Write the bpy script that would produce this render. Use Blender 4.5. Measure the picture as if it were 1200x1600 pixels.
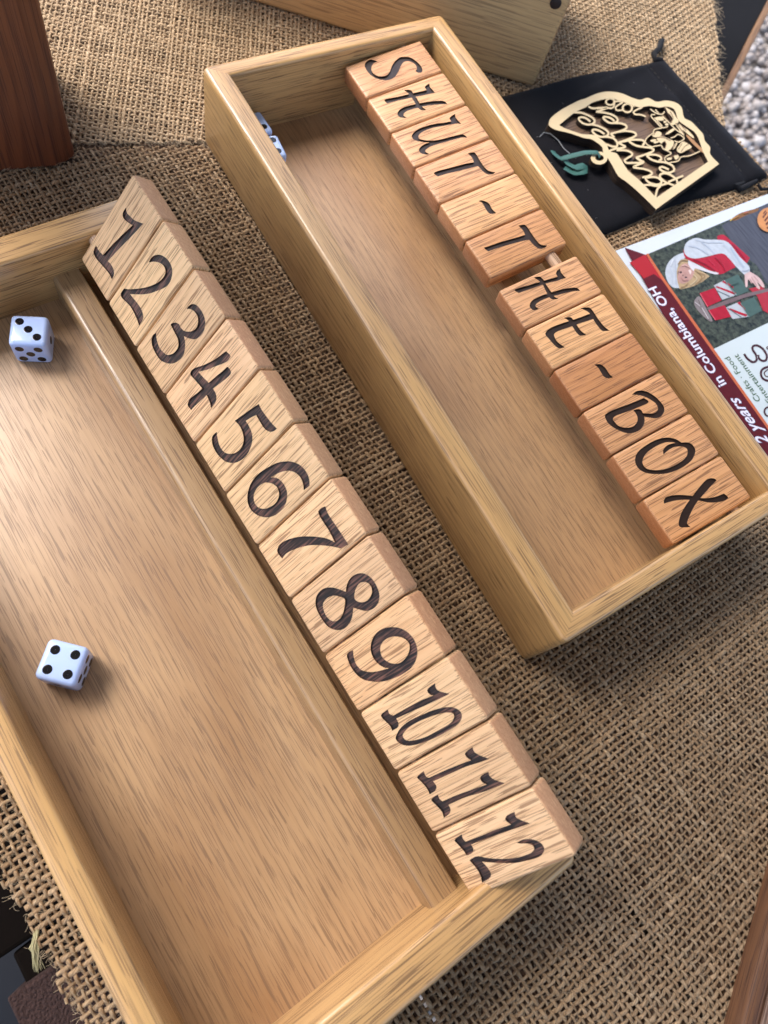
import bpy, bmesh, math, random
import numpy as np
from mathutils import Matrix, Vector
from mathutils.geometry import delaunay_2d_cdt

random.seed(7); rng = np.random.default_rng(7)
S = bpy.context.scene
C = S.collection
for o in list(bpy.data.objects): bpy.data.objects.remove(o)

# ------------------------------------------------------------------ camera
# all lengths below are millimetres in the frame of the numbered box (x along its length, y across, z up)
MM = 0.001
F = 1141.03
CAM = np.array([250.643, 58.530, 324.025])
CR = np.array([0.54093827, 0.81633698, 0.20243448])
CU = np.array([-0.81854101, 0.45565123, 0.34981791])
CD = np.array([-0.19332978, 0.35493082, -0.91468448])
cam = bpy.data.cameras.new('camera'); camo = bpy.data.objects.new('camera', cam); C.objects.link(camo)
camo.matrix_world = Matrix(((CR[0], CU[0], -CD[0], CAM[0]*MM), (CR[1], CU[1], -CD[1], CAM[1]*MM),
                            (CR[2], CU[2], -CD[2], CAM[2]*MM), (0, 0, 0, 1)))
cam.sensor_fit = 'VERTICAL'; cam.sensor_height = 36.0; cam.lens = 36.0*F/1600
cam.clip_start = 0.01; cam.clip_end = 200
cam.dof.use_dof = True; cam.dof.focus_distance = 0.325; cam.dof.aperture_fstop = 13.0
S.camera = camo
S.render.resolution_x = 768; S.render.resolution_y = 1024

# ------------------------------------------------------------------ light
SUN_EL, SUN_AZ = math.radians(52), math.radians(201)     # azimuth the light comes from, in the x/y plane
w = bpy.data.worlds.new('World'); S.world = w; w.use_nodes = True
nt = w.node_tree; nt.nodes.clear()
sky = nt.nodes.new('ShaderNodeTexSky'); sky.sky_type = 'NISHITA'; sky.sun_disc = False
sky.sun_elevation = SUN_EL; sky.sun_rotation = math.pi/2 - SUN_AZ
sky.air_density = 1.0; sky.dust_density = 3.0; sky.ozone_density = 1.0
bg = nt.nodes.new('ShaderNodeBackground'); bg.inputs['Strength'].default_value = 0.15
wo = nt.nodes.new('ShaderNodeOutputWorld')
nt.links.new(sky.outputs[0], bg.inputs[0]); nt.links.new(bg.outputs[0], wo.inputs[0])
sl = bpy.data.lights.new('sun', 'SUN'); sl.energy = 1.35; sl.angle = math.radians(34); sl.color = (1.0, 0.975, 0.955)
so = bpy.data.objects.new('sun', sl); C.objects.link(so)
ld = Vector((-math.cos(SUN_EL)*math.cos(SUN_AZ), -math.cos(SUN_EL)*math.sin(SUN_AZ), -math.sin(SUN_EL)))
so.rotation_euler = ld.to_track_quat('-Z', 'Y').to_euler(); so.location = (0, 0, 3)
vs = S.view_settings; vs.view_transform = 'Standard'; vs.look = 'None'; vs.gamma = 1.0; vs.use_curve_mapping = False
vs.exposure = 1.4
S.cycles.max_bounces = 6; S.cycles.diffuse_bounces = 3; S.cycles.glossy_bounces = 2; S.cycles.transmission_bounces = 2

# ------------------------------------------------------------------ helpers
def un(px, z=0.0):
    """photo pixel (1200x1600) -> point on the horizontal plane z"""
    v = CD + CR*(px[0]-600)/F - CU*(px[1]-800)/F
    return CAM + v*((z-CAM[2])/v[2])
def unplane(px, P, n):
    v = CD + CR*(px[0]-600)/F - CU*(px[1]-800)/F
    return CAM + v*(((P-CAM) @ n)/(v @ n))
def proj(X):
    q = np.asarray(X, float)-CAM; z = q @ CD
    return np.stack([600+F*(q @ CR)/z, 800-F*(q @ CU)/z], -1)

def tag(o, label=None, cat=None, group=None, kind=None):
    if label: o['label'] = label
    if cat: o['category'] = cat
    if group: o['group'] = group
    if kind: o['kind'] = kind
    return o
def empty(name, M=None):
    o = bpy.data.objects.new(name, None); C.objects.link(o); o.empty_display_size = 0.02
    if M is not None: o.matrix_world = M
    return o
def TR(x, y, z): return Matrix.Translation((x*MM, y*MM, z*MM))
def RZ(a): return Matrix.Rotation(a, 4, 'Z')
def RX(a): return Matrix.Rotation(a, 4, 'X')

class MB:
    """collects faces in millimetres, builds one mesh object"""
    def __init__(s): s.v = []; s.f = []; s.m = []
    def add(s, vs, fs, mat=0):
        b = len(s.v); s.v += [tuple(p) for p in vs]
        for f in fs: s.f.append(tuple(b+i for i in f)); s.m.append(mat)
    def box(s, x0, x1, y0, y1, z0, z1):
        s.add([(x0,y0,z0),(x1,y0,z0),(x1,y1,z0),(x0,y1,z0),(x0,y0,z1),(x1,y0,z1),(x1,y1,z1),(x0,y1,z1)],
              [(0,3,2,1),(4,5,6,7),(0,1,5,4),(1,2,6,5),(2,3,7,6),(3,0,4,7)])
    def rings(s, rs, closed=True, cap=True, mat=0):
        n = len(rs[0]); vs = [p for r in rs for p in r]; fs = []
        for i in range(len(rs)-1):
            for j in range(n if closed else n-1):
                k = (j+1) % n; fs.append((i*n+j, i*n+k, (i+1)*n+k, (i+1)*n+j))
        if cap and closed:
            fs.append(tuple(range(n-1, -1, -1))); fs.append(tuple((len(rs)-1)*n+j for j in range(n)))
        s.add(vs, fs, mat)
    def tube(s, pts, r, n=8, cap=True):
        pts = [np.array(p, float) for p in pts]; rs = []; up = np.array([0.0, 0, 1])
        for i, p in enumerate(pts):
            t = pts[min(i+1, len(pts)-1)]-pts[max(i-1, 0)]; t /= np.linalg.norm(t)+1e-9
            a = np.cross(t, up)
            if np.linalg.norm(a) < 1e-3: a = np.cross(t, [1.0, 0, 0])
            a /= np.linalg.norm(a); b = np.cross(a, t)
            rr = r[i] if hasattr(r, '__len__') else r
            rs.append([p+rr*(math.cos(q)*a+math.sin(q)*b) for q in [2*math.pi*k/n for k in range(n)]])
        s.rings(rs, True, cap)
    def build(s, name, mats, parent=None, M=None, smooth=None, bevel=None, seg=3):
        me = bpy.data.meshes.new(name)
        me.from_pydata([(p[0]*MM, p[1]*MM, p[2]*MM) for p in s.v], [], s.f)
        if not isinstance(mats, (list, tuple)): mats = [mats]
        for m in mats: me.materials.append(m)
        if len(mats) > 1: me.polygons.foreach_set('material_index', s.m)
        bm = bmesh.new(); bm.from_mesh(me)
        bmesh.ops.remove_doubles(bm, verts=bm.verts, dist=1e-6)
        bmesh.ops.recalc_face_normals(bm, faces=bm.faces)
        if bevel:
            es = [e for e in bm.edges if len(e.link_faces) == 2 and e.calc_face_angle(0) > 0.5]
            bmesh.ops.bevel(bm, geom=es, offset=bevel*MM, segments=seg, affect='EDGES', profile=0.5)
        bm.to_mesh(me); bm.free()
        if smooth is not None:
            me.polygons.foreach_set('use_smooth', [True]*len(me.polygons))
            me.set_sharp_from_angle(angle=math.radians(smooth))
        o = bpy.data.objects.new(name, me); C.objects.link(o)
        if parent: o.parent = parent
        if M is not None: o.matrix_world = M
        return o

def spline(pts, n=5, closed=True):
    """Catmull-Rom through points; a third entry marks a sharp corner"""
    P = [np.array(p[:2], float) for p in pts]; cor = [len(p) > 2 for p in pts]; N = len(P); out = []
    for i in range(N if closed else N-1):
        j = (i+1) % N
        p1, p2 = P[i], P[j]
        p0 = P[i-1] if (closed or i > 0) and not cor[i] else p1+(p1-p2)*0.3
        p3 = P[(j+1) % N] if (closed or j < N-1) and not cor[j] else p2+(p2-p1)*0.3
        for k in range(n):
            t = k/n
            out.append(0.5*((2*p1)+(-p0+p2)*t+(2*p0-5*p1+4*p2-p3)*t*t+(-p0+3*p1-3*p2+p3)*t**3))
    if not closed: out.append(P[-1])
    return np.array(out)
def inside(poly, q):
    x, y = q[:, 0], q[:, 1]; r = np.zeros(len(q), bool); j = len(poly)-1
    for i in range(len(poly)):
        xi, yi = poly[i]; xj, yj = poly[j]
        c = ((yi > y) != (yj > y)); xx = (xj-xi)*(y-yi)/((yj-yi) if yj != yi else 1e-12)+xi
        r ^= c & (x < xx); j = i
    return r
def cdt(loops):
    vs = []; es = []
    for L in loops:
        b = len(vs); n = len(L); vs += [Vector((float(p[0]), float(p[1]))) for p in L]
        es += [(b+i, b+(i+1) % n) for i in range(n)]
    V, E, FA, _, _, _ = delaunay_2d_cdt(vs, es, [], 0, 1e-4, False)
    V = np.array([(v.x, v.y) for v in V]); return V, [tuple(f) for f in FA]
def solid(mb, pos, neg, z0, z1, mat=0, bottom=True, side=None):
    """extruded union of the pos loops minus the neg loops"""
    V, FA = cdt(pos+neg); cen = np.array([V[list(f)].mean(0) for f in FA])
    ins = np.zeros(len(FA), bool)
    for L in pos: ins |= inside(L, cen)
    for L in neg: ins &= ~inside(L, cen)
    keep = [f for f, k in zip(FA, ins) if k]; n = len(V)
    vs = [(x, y, z1) for x, y in V]+[(x, y, z0) for x, y in V]; fs = list(keep)
    if bottom: fs += [tuple(i+n for i in reversed(f)) for f in keep]
    cnt = {}; nk = len(fs)
    for f in keep:
        for a, b in zip(f, f[1:]+f[:1]): cnt[(a, b)] = 1
    for (a, b) in cnt:
        if (b, a) not in cnt: fs.append((b, a, a+n, b+n))
    used = sorted({i for f in fs for i in f}); mp = {u: i for i, u in enumerate(used)}; b0 = len(mb.m)
    mb.add([vs[i] for i in used], [tuple(mp[i] for i in f) for f in fs], mat)
    if side is not None: mb.m[b0+nk:] = [side]*(len(fs)-nk)
def ribbon(pts, wd, n=6):
    """outline of an open stroke of width wd"""
    P = spline(pts, n, False); T = np.gradient(P, axis=0); T /= np.linalg.norm(T, axis=1)[:, None]+1e-9
    N = np.stack([-T[:, 1], T[:, 0]], 1)*wd/2
    return np.concatenate([P+N, (P-N)[::-1]])

# ------------------------------------------------------------------ materials
class NT:
    def __init__(s, name):
        s.m = bpy.data.materials.new(name); s.m.use_nodes = True; s.t = s.m.node_tree
        s.b = s.t.nodes['Principled BSDF']
    def n(s, ty, **k):
        nd = s.t.nodes.new('ShaderNode'+ty)
        for a, v in k.items():
            if a.startswith('i_'):
                key = a[2:]; key = int(key) if key.isdigit() else key.replace('_', ' ')
                nd.inputs[key].default_value = v
            else: setattr(nd, a, v)
        return nd
    def l(s, a, b): s.t.links.new(a, b)
    def math(s, op, a, b=None, c=None):
        nd = s.n('Math', operation=op)
        for i, x in enumerate((a, b, c)):
            if x is None: continue
            if isinstance(x, (int, float)): nd.inputs[i].default_value = x
            else: s.l(x, nd.inputs[i])
        return nd.outputs[0]
    def vmath(s, op, a, b):
        nd = s.n('VectorMath', operation=op)
        for i, x in enumerate((a, b)):
            if isinstance(x, tuple): nd.inputs[i].default_value = x
            else: s.l(x, nd.inputs[i])
        return nd.outputs[0]
    def noise(s, vec, sc=1.0, det=2.0, rough=0.5, dist=0.0):
        nd = s.n('TexNoise', i_Scale=sc, i_Detail=det, i_Roughness=rough, i_Distortion=dist); s.l(vec, nd.inputs['Vector'])
        return nd.outputs['Fac']
    def ramp(s, fac, stops):
        nd = s.n('ValToRGB'); cr = nd.color_ramp
        while len(cr.elements) < len(stops): cr.elements.new(0.5)
        for e, (p, c) in zip(cr.elements, stops):
            e.position = p; e.color = (c, c, c, 1) if isinstance(c, (int, float)) else (*c, 1)
        s.l(fac, nd.inputs[0]); return nd.outputs[0]
    def mix(s, fac, a, b, bt='MIX'):
        nd = s.n('Mix', data_type='RGBA', blend_type=bt, clamp_factor=True)
        for i, x in ((0, fac), (6, a), (7, b)):
            if isinstance(x, tuple): nd.inputs[i].default_value = (*x, 1)
            elif isinstance(x, (int, float)): nd.inputs[i].default_value = x
            else: s.l(x, nd.inputs[i])
        return nd.outputs[2]
    def bump(s, h, st=0.3, d=0.0003):
        nd = s.n('Bump', i_Strength=st, i_Distance=d); s.l(h, nd.inputs['Height']); s.l(nd.outputs[0], s.b.inputs['Normal'])

def oak(name, base, dark, pore, axis='x', rough=0.42, ring=260.0, pores=1.0, streak=0.5, stain=0.25, coat=0.0, figure=6.0, plen=45.0, cr=0.28, pw=2000.0):
    k = NT(name); tc = k.n('TexCoord'); oi = k.n('ObjectInfo')
    r = oi.outputs['Random']
    rv = k.n('CombineXYZ'); k.l(k.math('MULTIPLY', r, 3.7), rv.inputs[0]); k.l(k.math('MULTIPLY', k.math('FRACT', k.math('MULTIPLY', r, 17.3)), 2.9), rv.inputs[1]); k.l(k.math('MULTIPLY', k.math('FRACT', k.math('MULTIPLY', r, 41.7)), 3.3), rv.inputs[2])
    obj = tc.outputs['Object']
    if axis == 'y':                                       # bring the grain onto x
        sp = k.n('SeparateXYZ'); k.l(obj, sp.inputs[0]); cb = k.n('CombineXYZ')
        k.l(sp.outputs[1], cb.inputs[0]); k.l(sp.outputs[0], cb.inputs[1]); k.l(sp.outputs[2], cb.inputs[2]); obj = cb.outputs[0]
    elif axis == 'z':
        sp = k.n('SeparateXYZ'); k.l(obj, sp.inputs[0]); cb = k.n('CombineXYZ')
        k.l(sp.outputs[2], cb.inputs[0]); k.l(sp.outputs[0], cb.inputs[1]); k.l(sp.outputs[1], cb.inputs[2]); obj = cb.outputs[0]
    p = k.vmath('ADD', obj, rv.outputs[0])
    # growth rings about an axis well outside the board, wavering along the grain
    wv = k.noise(k.vmath('MULTIPLY', p, (figure, 22.0, 22.0)), 1.0, 3.0)
    wv2 = k.noise(k.vmath('MULTIPLY', p, (1.5*figure, 9.0, 9.0)), 1.0, 1.0)
    sp = k.n('SeparateXYZ'); k.l(obj, sp.inputs[0])
    cy = k.math('ADD', sp.outputs[1], k.math('ADD', k.math('MULTIPLY', r, 0.06), 0.03))
    cz = k.math('ADD', sp.outputs[2], k.math('ADD', k.math('MULTIPLY', k.math('FRACT', k.math('MULTIPLY', r, 7.7)), 0.07), 0.02))
    rad = k.math('SQRT', k.math('ADD', k.math('MULTIPLY', cy, cy), k.math('MULTIPLY', cz, cz)))
    rr = k.math('ADD', k.math('MULTIPLY', rad, ring), k.math('ADD', k.math('MULTIPLY', wv, 1.6), k.math('MULTIPLY', wv2, 2.5)))
    fr = k.math('FRACT', rr)
    early = k.ramp(fr, [(0.0, 0.85), (0.10, 1.0), (0.42, 0.25), (0.9, 0.0), (1.0, 0.85)])
    # open pores: short dark dashes, thickest in the early wood
    pn = k.noise(k.vmath('MULTIPLY', p, (plen, pw, pw)), 1.0, 0.0)
    pn2 = k.noise(k.vmath('ADD', k.vmath('MULTIPLY', p, (plen*0.6, 3300.0, 3300.0)), (3.1, 7.7, 5.3)), 1.0, 0.0)
    po = k.ramp(k.math('ADD', pn, k.math('MULTIPLY', early, 0.10)), [(0.665, 0.0), (0.70, 1.0)])
    po2 = k.ramp(k.math('ADD', pn2, k.math('MULTIPLY', early, 0.05)), [(0.65, 0.0), (0.70, 0.6)])
    po = k.math('MAXIMUM', po, po2)
    fib = k.noise(k.vmath('MULTIPLY', p, (60.0, 5200.0, 5200.0)), 1.0, 2.0)
    blot = k.noise(k.vmath('MULTIPLY', p, (6.0, 16.0, 16.0)), 1.0, 3.0)
    col = k.mix(k.math('MULTIPLY', early, streak), base, dark)
    col = k.mix(k.math('MULTIPLY', k.ramp(blot, [(0.44, 0.0), (0.66, 1.0)]), stain), col, dark)
    col = k.mix(k.math('MULTIPLY', k.math('SUBTRACT', fib, 0.5), 0.9), col, tuple(min(1, c*1.35) for c in base))
    col = k.mix(k.math('MULTIPLY', po, 0.72*pores), col, pore)
    sn_ = k.n('SeparateXYZ'); k.l(tc.outputs['Normal'], sn_.inputs[0])
    eg = k.ramp(k.math('ABSOLUTE', sn_.outputs['xyz'.index(axis)]), [(0.55, 0.0), (0.9, 1.0)])
    ray = k.ramp(k.noise(k.vmath('MULTIPLY', p, (40.0, 300.0, 2600.0)), 1.0, 2.0), [(0.5, 0.0), (0.75, 1.0)])
    egc = k.mix(k.math('MULTIPLY', ray, 0.8), k.mix(fib, tuple(a_*b_ for a_, b_ in zip(dark, (0.72, 0.60, 0.60))), tuple(a_*b_ for a_, b_ in zip(base, (0.74, 0.55, 0.48)))), tuple(a_*b_ for a_, b_ in zip(base, (0.98, 0.88, 0.85))))
    col = k.mix(k.math('MULTIPLY', eg, 0.85), col, egc)
    col = k.mix(1.0, col, oi.outputs['Color'], 'MULTIPLY')
    k.l(col, k.b.inputs['Base Color'])
    rg = k.math('ADD', k.math('MULTIPLY', blot, 0.12), k.math('ADD', k.math('MULTIPLY', po, 0.2), rough-0.06)); k.l(rg, k.b.inputs['Roughness'])
    k.b.inputs['Specular IOR Level'].default_value = 0.5
    if coat: k.b.inputs['Coat Weight'].default_value = coat; k.b.inputs['Coat Roughness'].default_value = cr
    k.bump(k.math('SUBTRACT', k.math('MULTIPLY', fib, 0.25), po), 0.35, 0.00025)
    return k.m
def plain(name, col, rough=0.5, spec=0.5, nscale=None, namp=0.3, bump=0.0, bd=0.0005, **kw):
    k = NT(name); k.b.inputs['Roughness'].default_value = rough; k.b.inputs['Specular IOR Level'].default_value = spec
    for a, v in kw.items(): k.b.inputs[a.replace('_', ' ')].default_value = v
    tc = k.n('TexCoord'); sc = nscale or 60.0
    nz = k.noise(tc.outputs['Object'], sc, 4.0)
    k.l(k.mix(k.math('MULTIPLY', nz, namp*2), col, tuple(c*0.55 for c in col)), k.b.inputs['Base Color'])
    if bump: k.bump(nz, bump, bd)
    return k.m

OAK = (0.57, 0.335, 0.125); OAKD = (0.39, 0.20, 0.065); PORE = (0.115, 0.055, 0.022)
M_side = oak('oak_wall_long', OAK, OAKD, PORE, 'x', 0.40, 240, 0.85, 0.22, 0.5, coat=0.7, cr=0.24, plen=50.0)
M_end = oak('oak_wall_end', (0.60, 0.355, 0.14), OAKD, PORE, 'y', 0.40, 260, 0.95, 0.25, 0.5, coat=0.7, cr=0.24, plen=50.0)
M_floor = oak('oak_floor', (0.49, 0.305, 0.15), (0.30, 0.155, 0.062), (0.11, 0.052, 0.024), 'x', 0.36, 330, 0.72, 0.25, 1.0, coat=0.8, figure=2.0, plen=80.0, cr=0.38, pw=2500.0)
M_rail = oak('oak_rail', (0.40, 0.245, 0.11), (0.28, 0.155, 0.062), PORE, 'x', 0.38, 300, 0.85, 0.25, 0.5, coat=0.6, cr=0.24, plen=50.0)
M_tile = oak('oak_tile', (0.76, 0.50, 0.275), (0.61, 0.355, 0.17), (0.21, 0.105, 0.048), 'y', 0.52, 420, 1.0, 0.5, 0.2, figure=9.0, plen=70.0)
M_tileB = oak('oak_tile_finished', (0.66, 0.375, 0.185), (0.48, 0.24, 0.095), (0.16, 0.07, 0.03), 'y', 0.42, 420, 1.0, 0.55, 0.3, coat=0.2, figure=9.0, plen=70.0)
M_dowel = oak('dowel_wood', (0.55, 0.36, 0.22), (0.45, 0.28, 0.16), PORE, 'x', 0.5, 200)
M_boxc = oak('oak_pale_box', (0.58, 0.375, 0.18), (0.46, 0.28, 0.125), (0.20, 0.115, 0.055), 'x', 0.42, 330, 0.8, 0.5, 0.15, coat=0.2)
M_post = oak('stained_post', (0.19, 0.062, 0.026), (0.10, 0.03, 0.014), (0.05, 0.017, 0.01), 'z', 0.42, 160, 0.8, 0.7, 0.6, plen=25.0)
M_plank = oak('dark_plank', (0.21, 0.125, 0.075), (0.15, 0.085, 0.05), (0.012, 0.008, 0.006), 'x', 0.75, 160, 1.0, 0.6, 0.6)
M_mould = oak('moulding_wood', (0.17, 0.078, 0.037), (0.10, 0.043, 0.021), (0.05, 0.02, 0.01), 'x', 0.4, 240)

def burnt():
    k = NT('burnt_engraving'); tc = k.n('TexCoord'); oi = k.n('ObjectInfo')
    rv = k.n('CombineXYZ'); k.l(k.math('MULTIPLY', oi.outputs['Random'], 5.0), rv.inputs[0])
    p = k.vmath('ADD', tc.outputs['Object'], rv.outputs[0])
    s1 = k.noise(k.vmath('MULTIPLY', p, (1500.0, 70.0, 1500.0)), 1.0, 2.0)
    s2 = k.noise(k.vmath('MULTIPLY', p, (150.0, 90.0, 150.0)), 1.0, 2.0)
    f = k.math('MULTIPLY', k.ramp(s1, [(0.44, 0.0), (0.62, 1.0)]), k.ramp(s2, [(0.36, 0.15), (0.58, 1.0)]))
    k.l(k.mix(f, (0.012, 0.007, 0.006), (0.19, 0.085, 0.06)), k.b.inputs['Base Color'])
    k.b.inputs['Roughness'].default_value = 0.55; k.bump(s1, 0.5, 0.0003)
    return k.m
M_burn = burnt()
M_burnB = plain('burnt_letter', (0.03, 0.014, 0.009), 0.42, 0.5, 400.0, 0.5, 0.3)
M_die = plain('sky_tinted_die', (0.48, 0.61, 0.93), 0.16, 0.5, 8.0, 0.0, Subsurface_Weight=0.25, Subsurface_Scale=0.004)  # white dice; the blue in the base colour stands in for reflected sky
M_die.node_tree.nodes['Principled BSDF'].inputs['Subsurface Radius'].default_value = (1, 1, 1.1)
M_pip = plain('black_pip', (0.006, 0.006, 0.008), 0.12, 0.6, 8.0, 0.0)
M_rubber = plain('dark_peg', (0.025, 0.015, 0.015), 0.6, 0.4, 300.0, 0.4, 0.5)

def velvet():
    k = NT('black_velvet'); tc = k.n('TexCoord')
    n1 = k.noise(tc.outputs['Object'], 1500.0, 3.0); n2 = k.noise(tc.outputs['Object'], 45.0, 3.0)
    k.l(k.mix(n2, (0.004, 0.004, 0.005), (0.009, 0.009, 0.012)), k.b.inputs['Base Color'])
    k.b.inputs['Roughness'].default_value = 0.95; k.b.inputs['Specular IOR Level'].default_value = 0.15
    k.b.inputs['Sheen Weight'].default_value = 0.05; k.b.inputs['Sheen Roughness'].default_value = 0.4
    k.b.inputs['Sheen Tint'].default_value = (0.6, 0.66, 0.85, 1)
    k.bump(n1, 0.5, 0.0004); return k.m
M_velvet = velvet()
M_cord = plain('black_cord', (0.008, 0.008, 0.011), 0.8, 0.3, 900.0, 0.4, 0.6)
M_ply = plain('pale_plywood', (0.62, 0.49, 0.29), 0.55, 0.4, 120.0, 0.12, 0.1)
M_scorch = plain('scorched_edge', (0.03, 0.018, 0.012), 0.7, 0.3, 200.0, 0.4)
M_walnut = oak('walnut_back', (0.17, 0.105, 0.065), (0.09, 0.052, 0.033), (0.03, 0.018, 0.012), 'y', 0.5, 500)
M_teal = plain('teal_ribbon', (0.045, 0.15, 0.125), 0.4, 0.5, 900.0, 0.5, 0.5)
M_line = plain('clear_thread', (0.35, 0.37, 0.38), 0.3, 0.5)

def burlap():
    k = NT('burlap_thread'); at = k.n('Attribute', attribute_name='tone'); uv = k.n('Attribute', attribute_name='fib')
    f1 = k.noise(k.vmath('MULTIPLY', uv.outputs['Vector'], (9.0, 1.1, 13.7)), 1.0, 3.0)       # fibres run along the thread
    f2 = k.noise(k.vmath('MULTIPLY', uv.outputs['Vector'], (17.0, 2.2, 7.3)), 1.0, 2.0)
    ge = k.n('NewGeometry'); big = k.noise(ge.outputs['Position'], 9.0, 4.0); sm = k.noise(ge.outputs['Position'], 70.0, 3.0)
    c = k.ramp(at.outputs['Fac'], [(0.0, (0.27, 0.165, 0.085)), (0.5, (0.45, 0.305, 0.175)), (1.0, (0.64, 0.475, 0.30))])
    c = k.mix(k.math('MULTIPLY', k.ramp(f2, [(0.4, 0.0), (0.65, 1.0)]), 0.62), c, (0.15, 0.09, 0.045))
    c = k.mix(k.math('MULTIPLY', k.ramp(f1, [(0.55, 0.0), (0.75, 1.0)]), 0.5), c, (0.66, 0.53, 0.36))
    c = k.mix(k.math('MULTIPLY', k.ramp(big, [(0.45, 0.0), (0.7, 1.0)]), 0.4), c, (0.30, 0.195, 0.10))
    c = k.mix(k.math('MULTIPLY', k.ramp(sm, [(0.6, 0.0), (0.75, 1.0)]), 0.3), c, (0.58, 0.47, 0.33))
    k.l(c, k.b.inputs['Base Color']); k.b.inputs['Roughness'].default_value = 0.85; k.b.inputs['Specular IOR Level'].default_value = 0.25
    k.bump(k.math('ADD', f1, f2), 1.0, 0.0005); return k.m
M_burlap = burlap()
M_fuzz = plain('burlap_fibre', (0.50, 0.39, 0.255), 0.8, 0.3)
M_fray = plain('frayed_strand', (0.55, 0.49, 0.27), 0.8, 0.3, 300.0, 0.3)

# ------------------------------------------------------------------ ground far below the table
GZ = -750.0
kg = NT('gravel_ground'); tcg = kg.n('TexCoord'); vg = kg.n('TexVoronoi', i_Scale=45.0); kg.l(tcg.outputs['Object'], vg.inputs['Vector'])
kg.l(kg.mix(vg.outputs['Distance'], (0.34, 0.31, 0.29), (0.10, 0.085, 0.07)), kg.b.inputs['Base Color']); kg.b.inputs['Roughness'].default_value = 0.9
kg.bump(vg.outputs['Distance'], 1.0, 0.02)
g = MB(); g.add([(-30000, -30000, GZ), (30000, -30000, GZ), (30000, 30000, GZ), (-30000, 30000, GZ)], [(0, 1, 2, 3)])
tag(g.build('ground', kg.m), kind='structure')
ks = NT('gravel_stone'); ats = ks.n('Attribute', attribute_name='tone'); tcs = ks.n('TexCoord')
nzs = ks.noise(tcs.outputs['Object'], 90.0, 4.0)
ks.l(ks.mix(nzs, ks.ramp(ats.outputs['Fac'], [(0.0, (0.13, 0.09, 0.06)), (0.35, (0.27, 0.22, 0.18)), (0.7, (0.38, 0.345, 0.32)), (1.0, (0.55, 0.54, 0.55))]), (0.30, 0.28, 0.28)), ks.b.inputs['Base Color'])
ks.b.inputs['Roughness'].default_value = 0.9; ks.bump(nzs, 0.6, 0.004)
def gravel():
    bm = bmesh.new(); bmesh.ops.create_icosphere(bm, subdivisions=1, radius=1.0)
    iv = np.array([v.co for v in bm.verts]); bm.verts.index_update(); ifc = np.array([[v.index for v in f.verts] for f in bm.faces]); bm.free()
    Vs, Fs, T = [], [], []; n = 0
    for gx in np.arange(-1000, 100, 17):
        for gy in np.arange(1350, 2350, 17):
            r = rng.uniform(6, 14)*(1.5 if rng.uniform() < 0.08 else 1); e = rng.uniform(0.55, 1.15, 3)
            q = iv*(1+0.22*np.sin(iv @ rng.normal(size=(3, 3))*2.2+rng.uniform(0, 6, 3)).sum(1, keepdims=True)*0.55)*e*r
            a = rng.uniform(0, 6.28); ca, sa = math.cos(a), math.sin(a)
            q = np.stack([q[:, 0]*ca-q[:, 1]*sa, q[:, 0]*sa+q[:, 1]*ca, q[:, 2]], 1)
            Vs.append(q+[gx+rng.uniform(-9, 9), gy+rng.uniform(-9, 9), GZ+r*0.35+rng.uniform(-3, 8)])
            Fs.append(ifc+n); n += len(iv); T.append(np.full(len(iv), rng.uniform()))
    return raw('gravel', np.concatenate(Vs), np.concatenate(Fs), ks.m, {'tone': np.concatenate(T)})
def raw(name, V, FQ, mat, attrs=None, vecs=None):
    me = bpy.data.meshes.new(name); k = FQ.shape[1]
    me.vertices.add(len(V)); me.vertices.foreach_set('co', (V*MM).astype(np.float32).ravel())
    me.loops.add(FQ.size); me.loops.foreach_set('vertex_index', FQ.astype(np.int32).ravel())
    me.polygons.add(len(FQ)); me.polygons.foreach_set('loop_start', np.arange(0, FQ.size, k, dtype=np.int32))
    me.polygons.foreach_set('use_smooth', np.ones(len(FQ), bool))
    for a, v in (attrs or {}).items():
        at = me.attributes.new(a, 'FLOAT', 'POINT'); at.data.foreach_set('value', v.astype(np.float32))
    for a, v in (vecs or {}).items():
        at = me.attributes.new(a, 'FLOAT_VECTOR', 'POINT'); at.data.foreach_set('vector', v.astype(np.float32).ravel())
    me.materials.append(mat); me.update(calc_edges=True)
    o = bpy.data.objects.new(name, me); C.objects.link(o); return o
tag(gravel(), 'pale grey loose gravel on the ground beyond the table', 'gravel', kind='stuff')

# ------------------------------------------------------------------ canopy added out of view to shade the table: open sky beyond its edge
kc = NT('canopy_fabric'); kc.b.inputs['Base Color'].default_value = (0.55, 0.50, 0.43, 1); kc.b.inputs['Roughness'].default_value = 0.8
ccn = kc.noise(kc.n('TexCoord').outputs['Object'], 3.0, 3.0); kc.l(kc.mix(ccn, (0.55, 0.50, 0.43), (0.48, 0.43, 0.36)), kc.b.inputs['Base Color'])
canopy = empty('shade_canopy', TR(900, 400, GZ)); tag(canopy, 'unseen beige fabric canopy on four poles, added to shade the table', 'canopy')
ICN = TR(900, 400, GZ).inverted()
CX0, CX1, CY0, CY1, CZ = -600, 2000, -680, 2300, 1350
def cpart(mb, name, mat, **k):
    o = mb.build(name, mat, **k); o.parent = canopy; o.matrix_parent_inverse = ICN; return o
b = MB(); mx, my = (CX0+CX1)/2, (CY0+CY1)/2
for x0, y0, x1, y1 in ((CX0, CY0, CX1, CY0), (CX1, CY0, CX1, CY1), (CX1, CY1, CX0, CY1), (CX0, CY1, CX0, CY0)): b.add([(x0, y0, CZ), (x1, y1, CZ), (mx, my, CZ+600)], [(0, 1, 2)])
cpart(b, 'fabric', kc.m)
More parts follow.
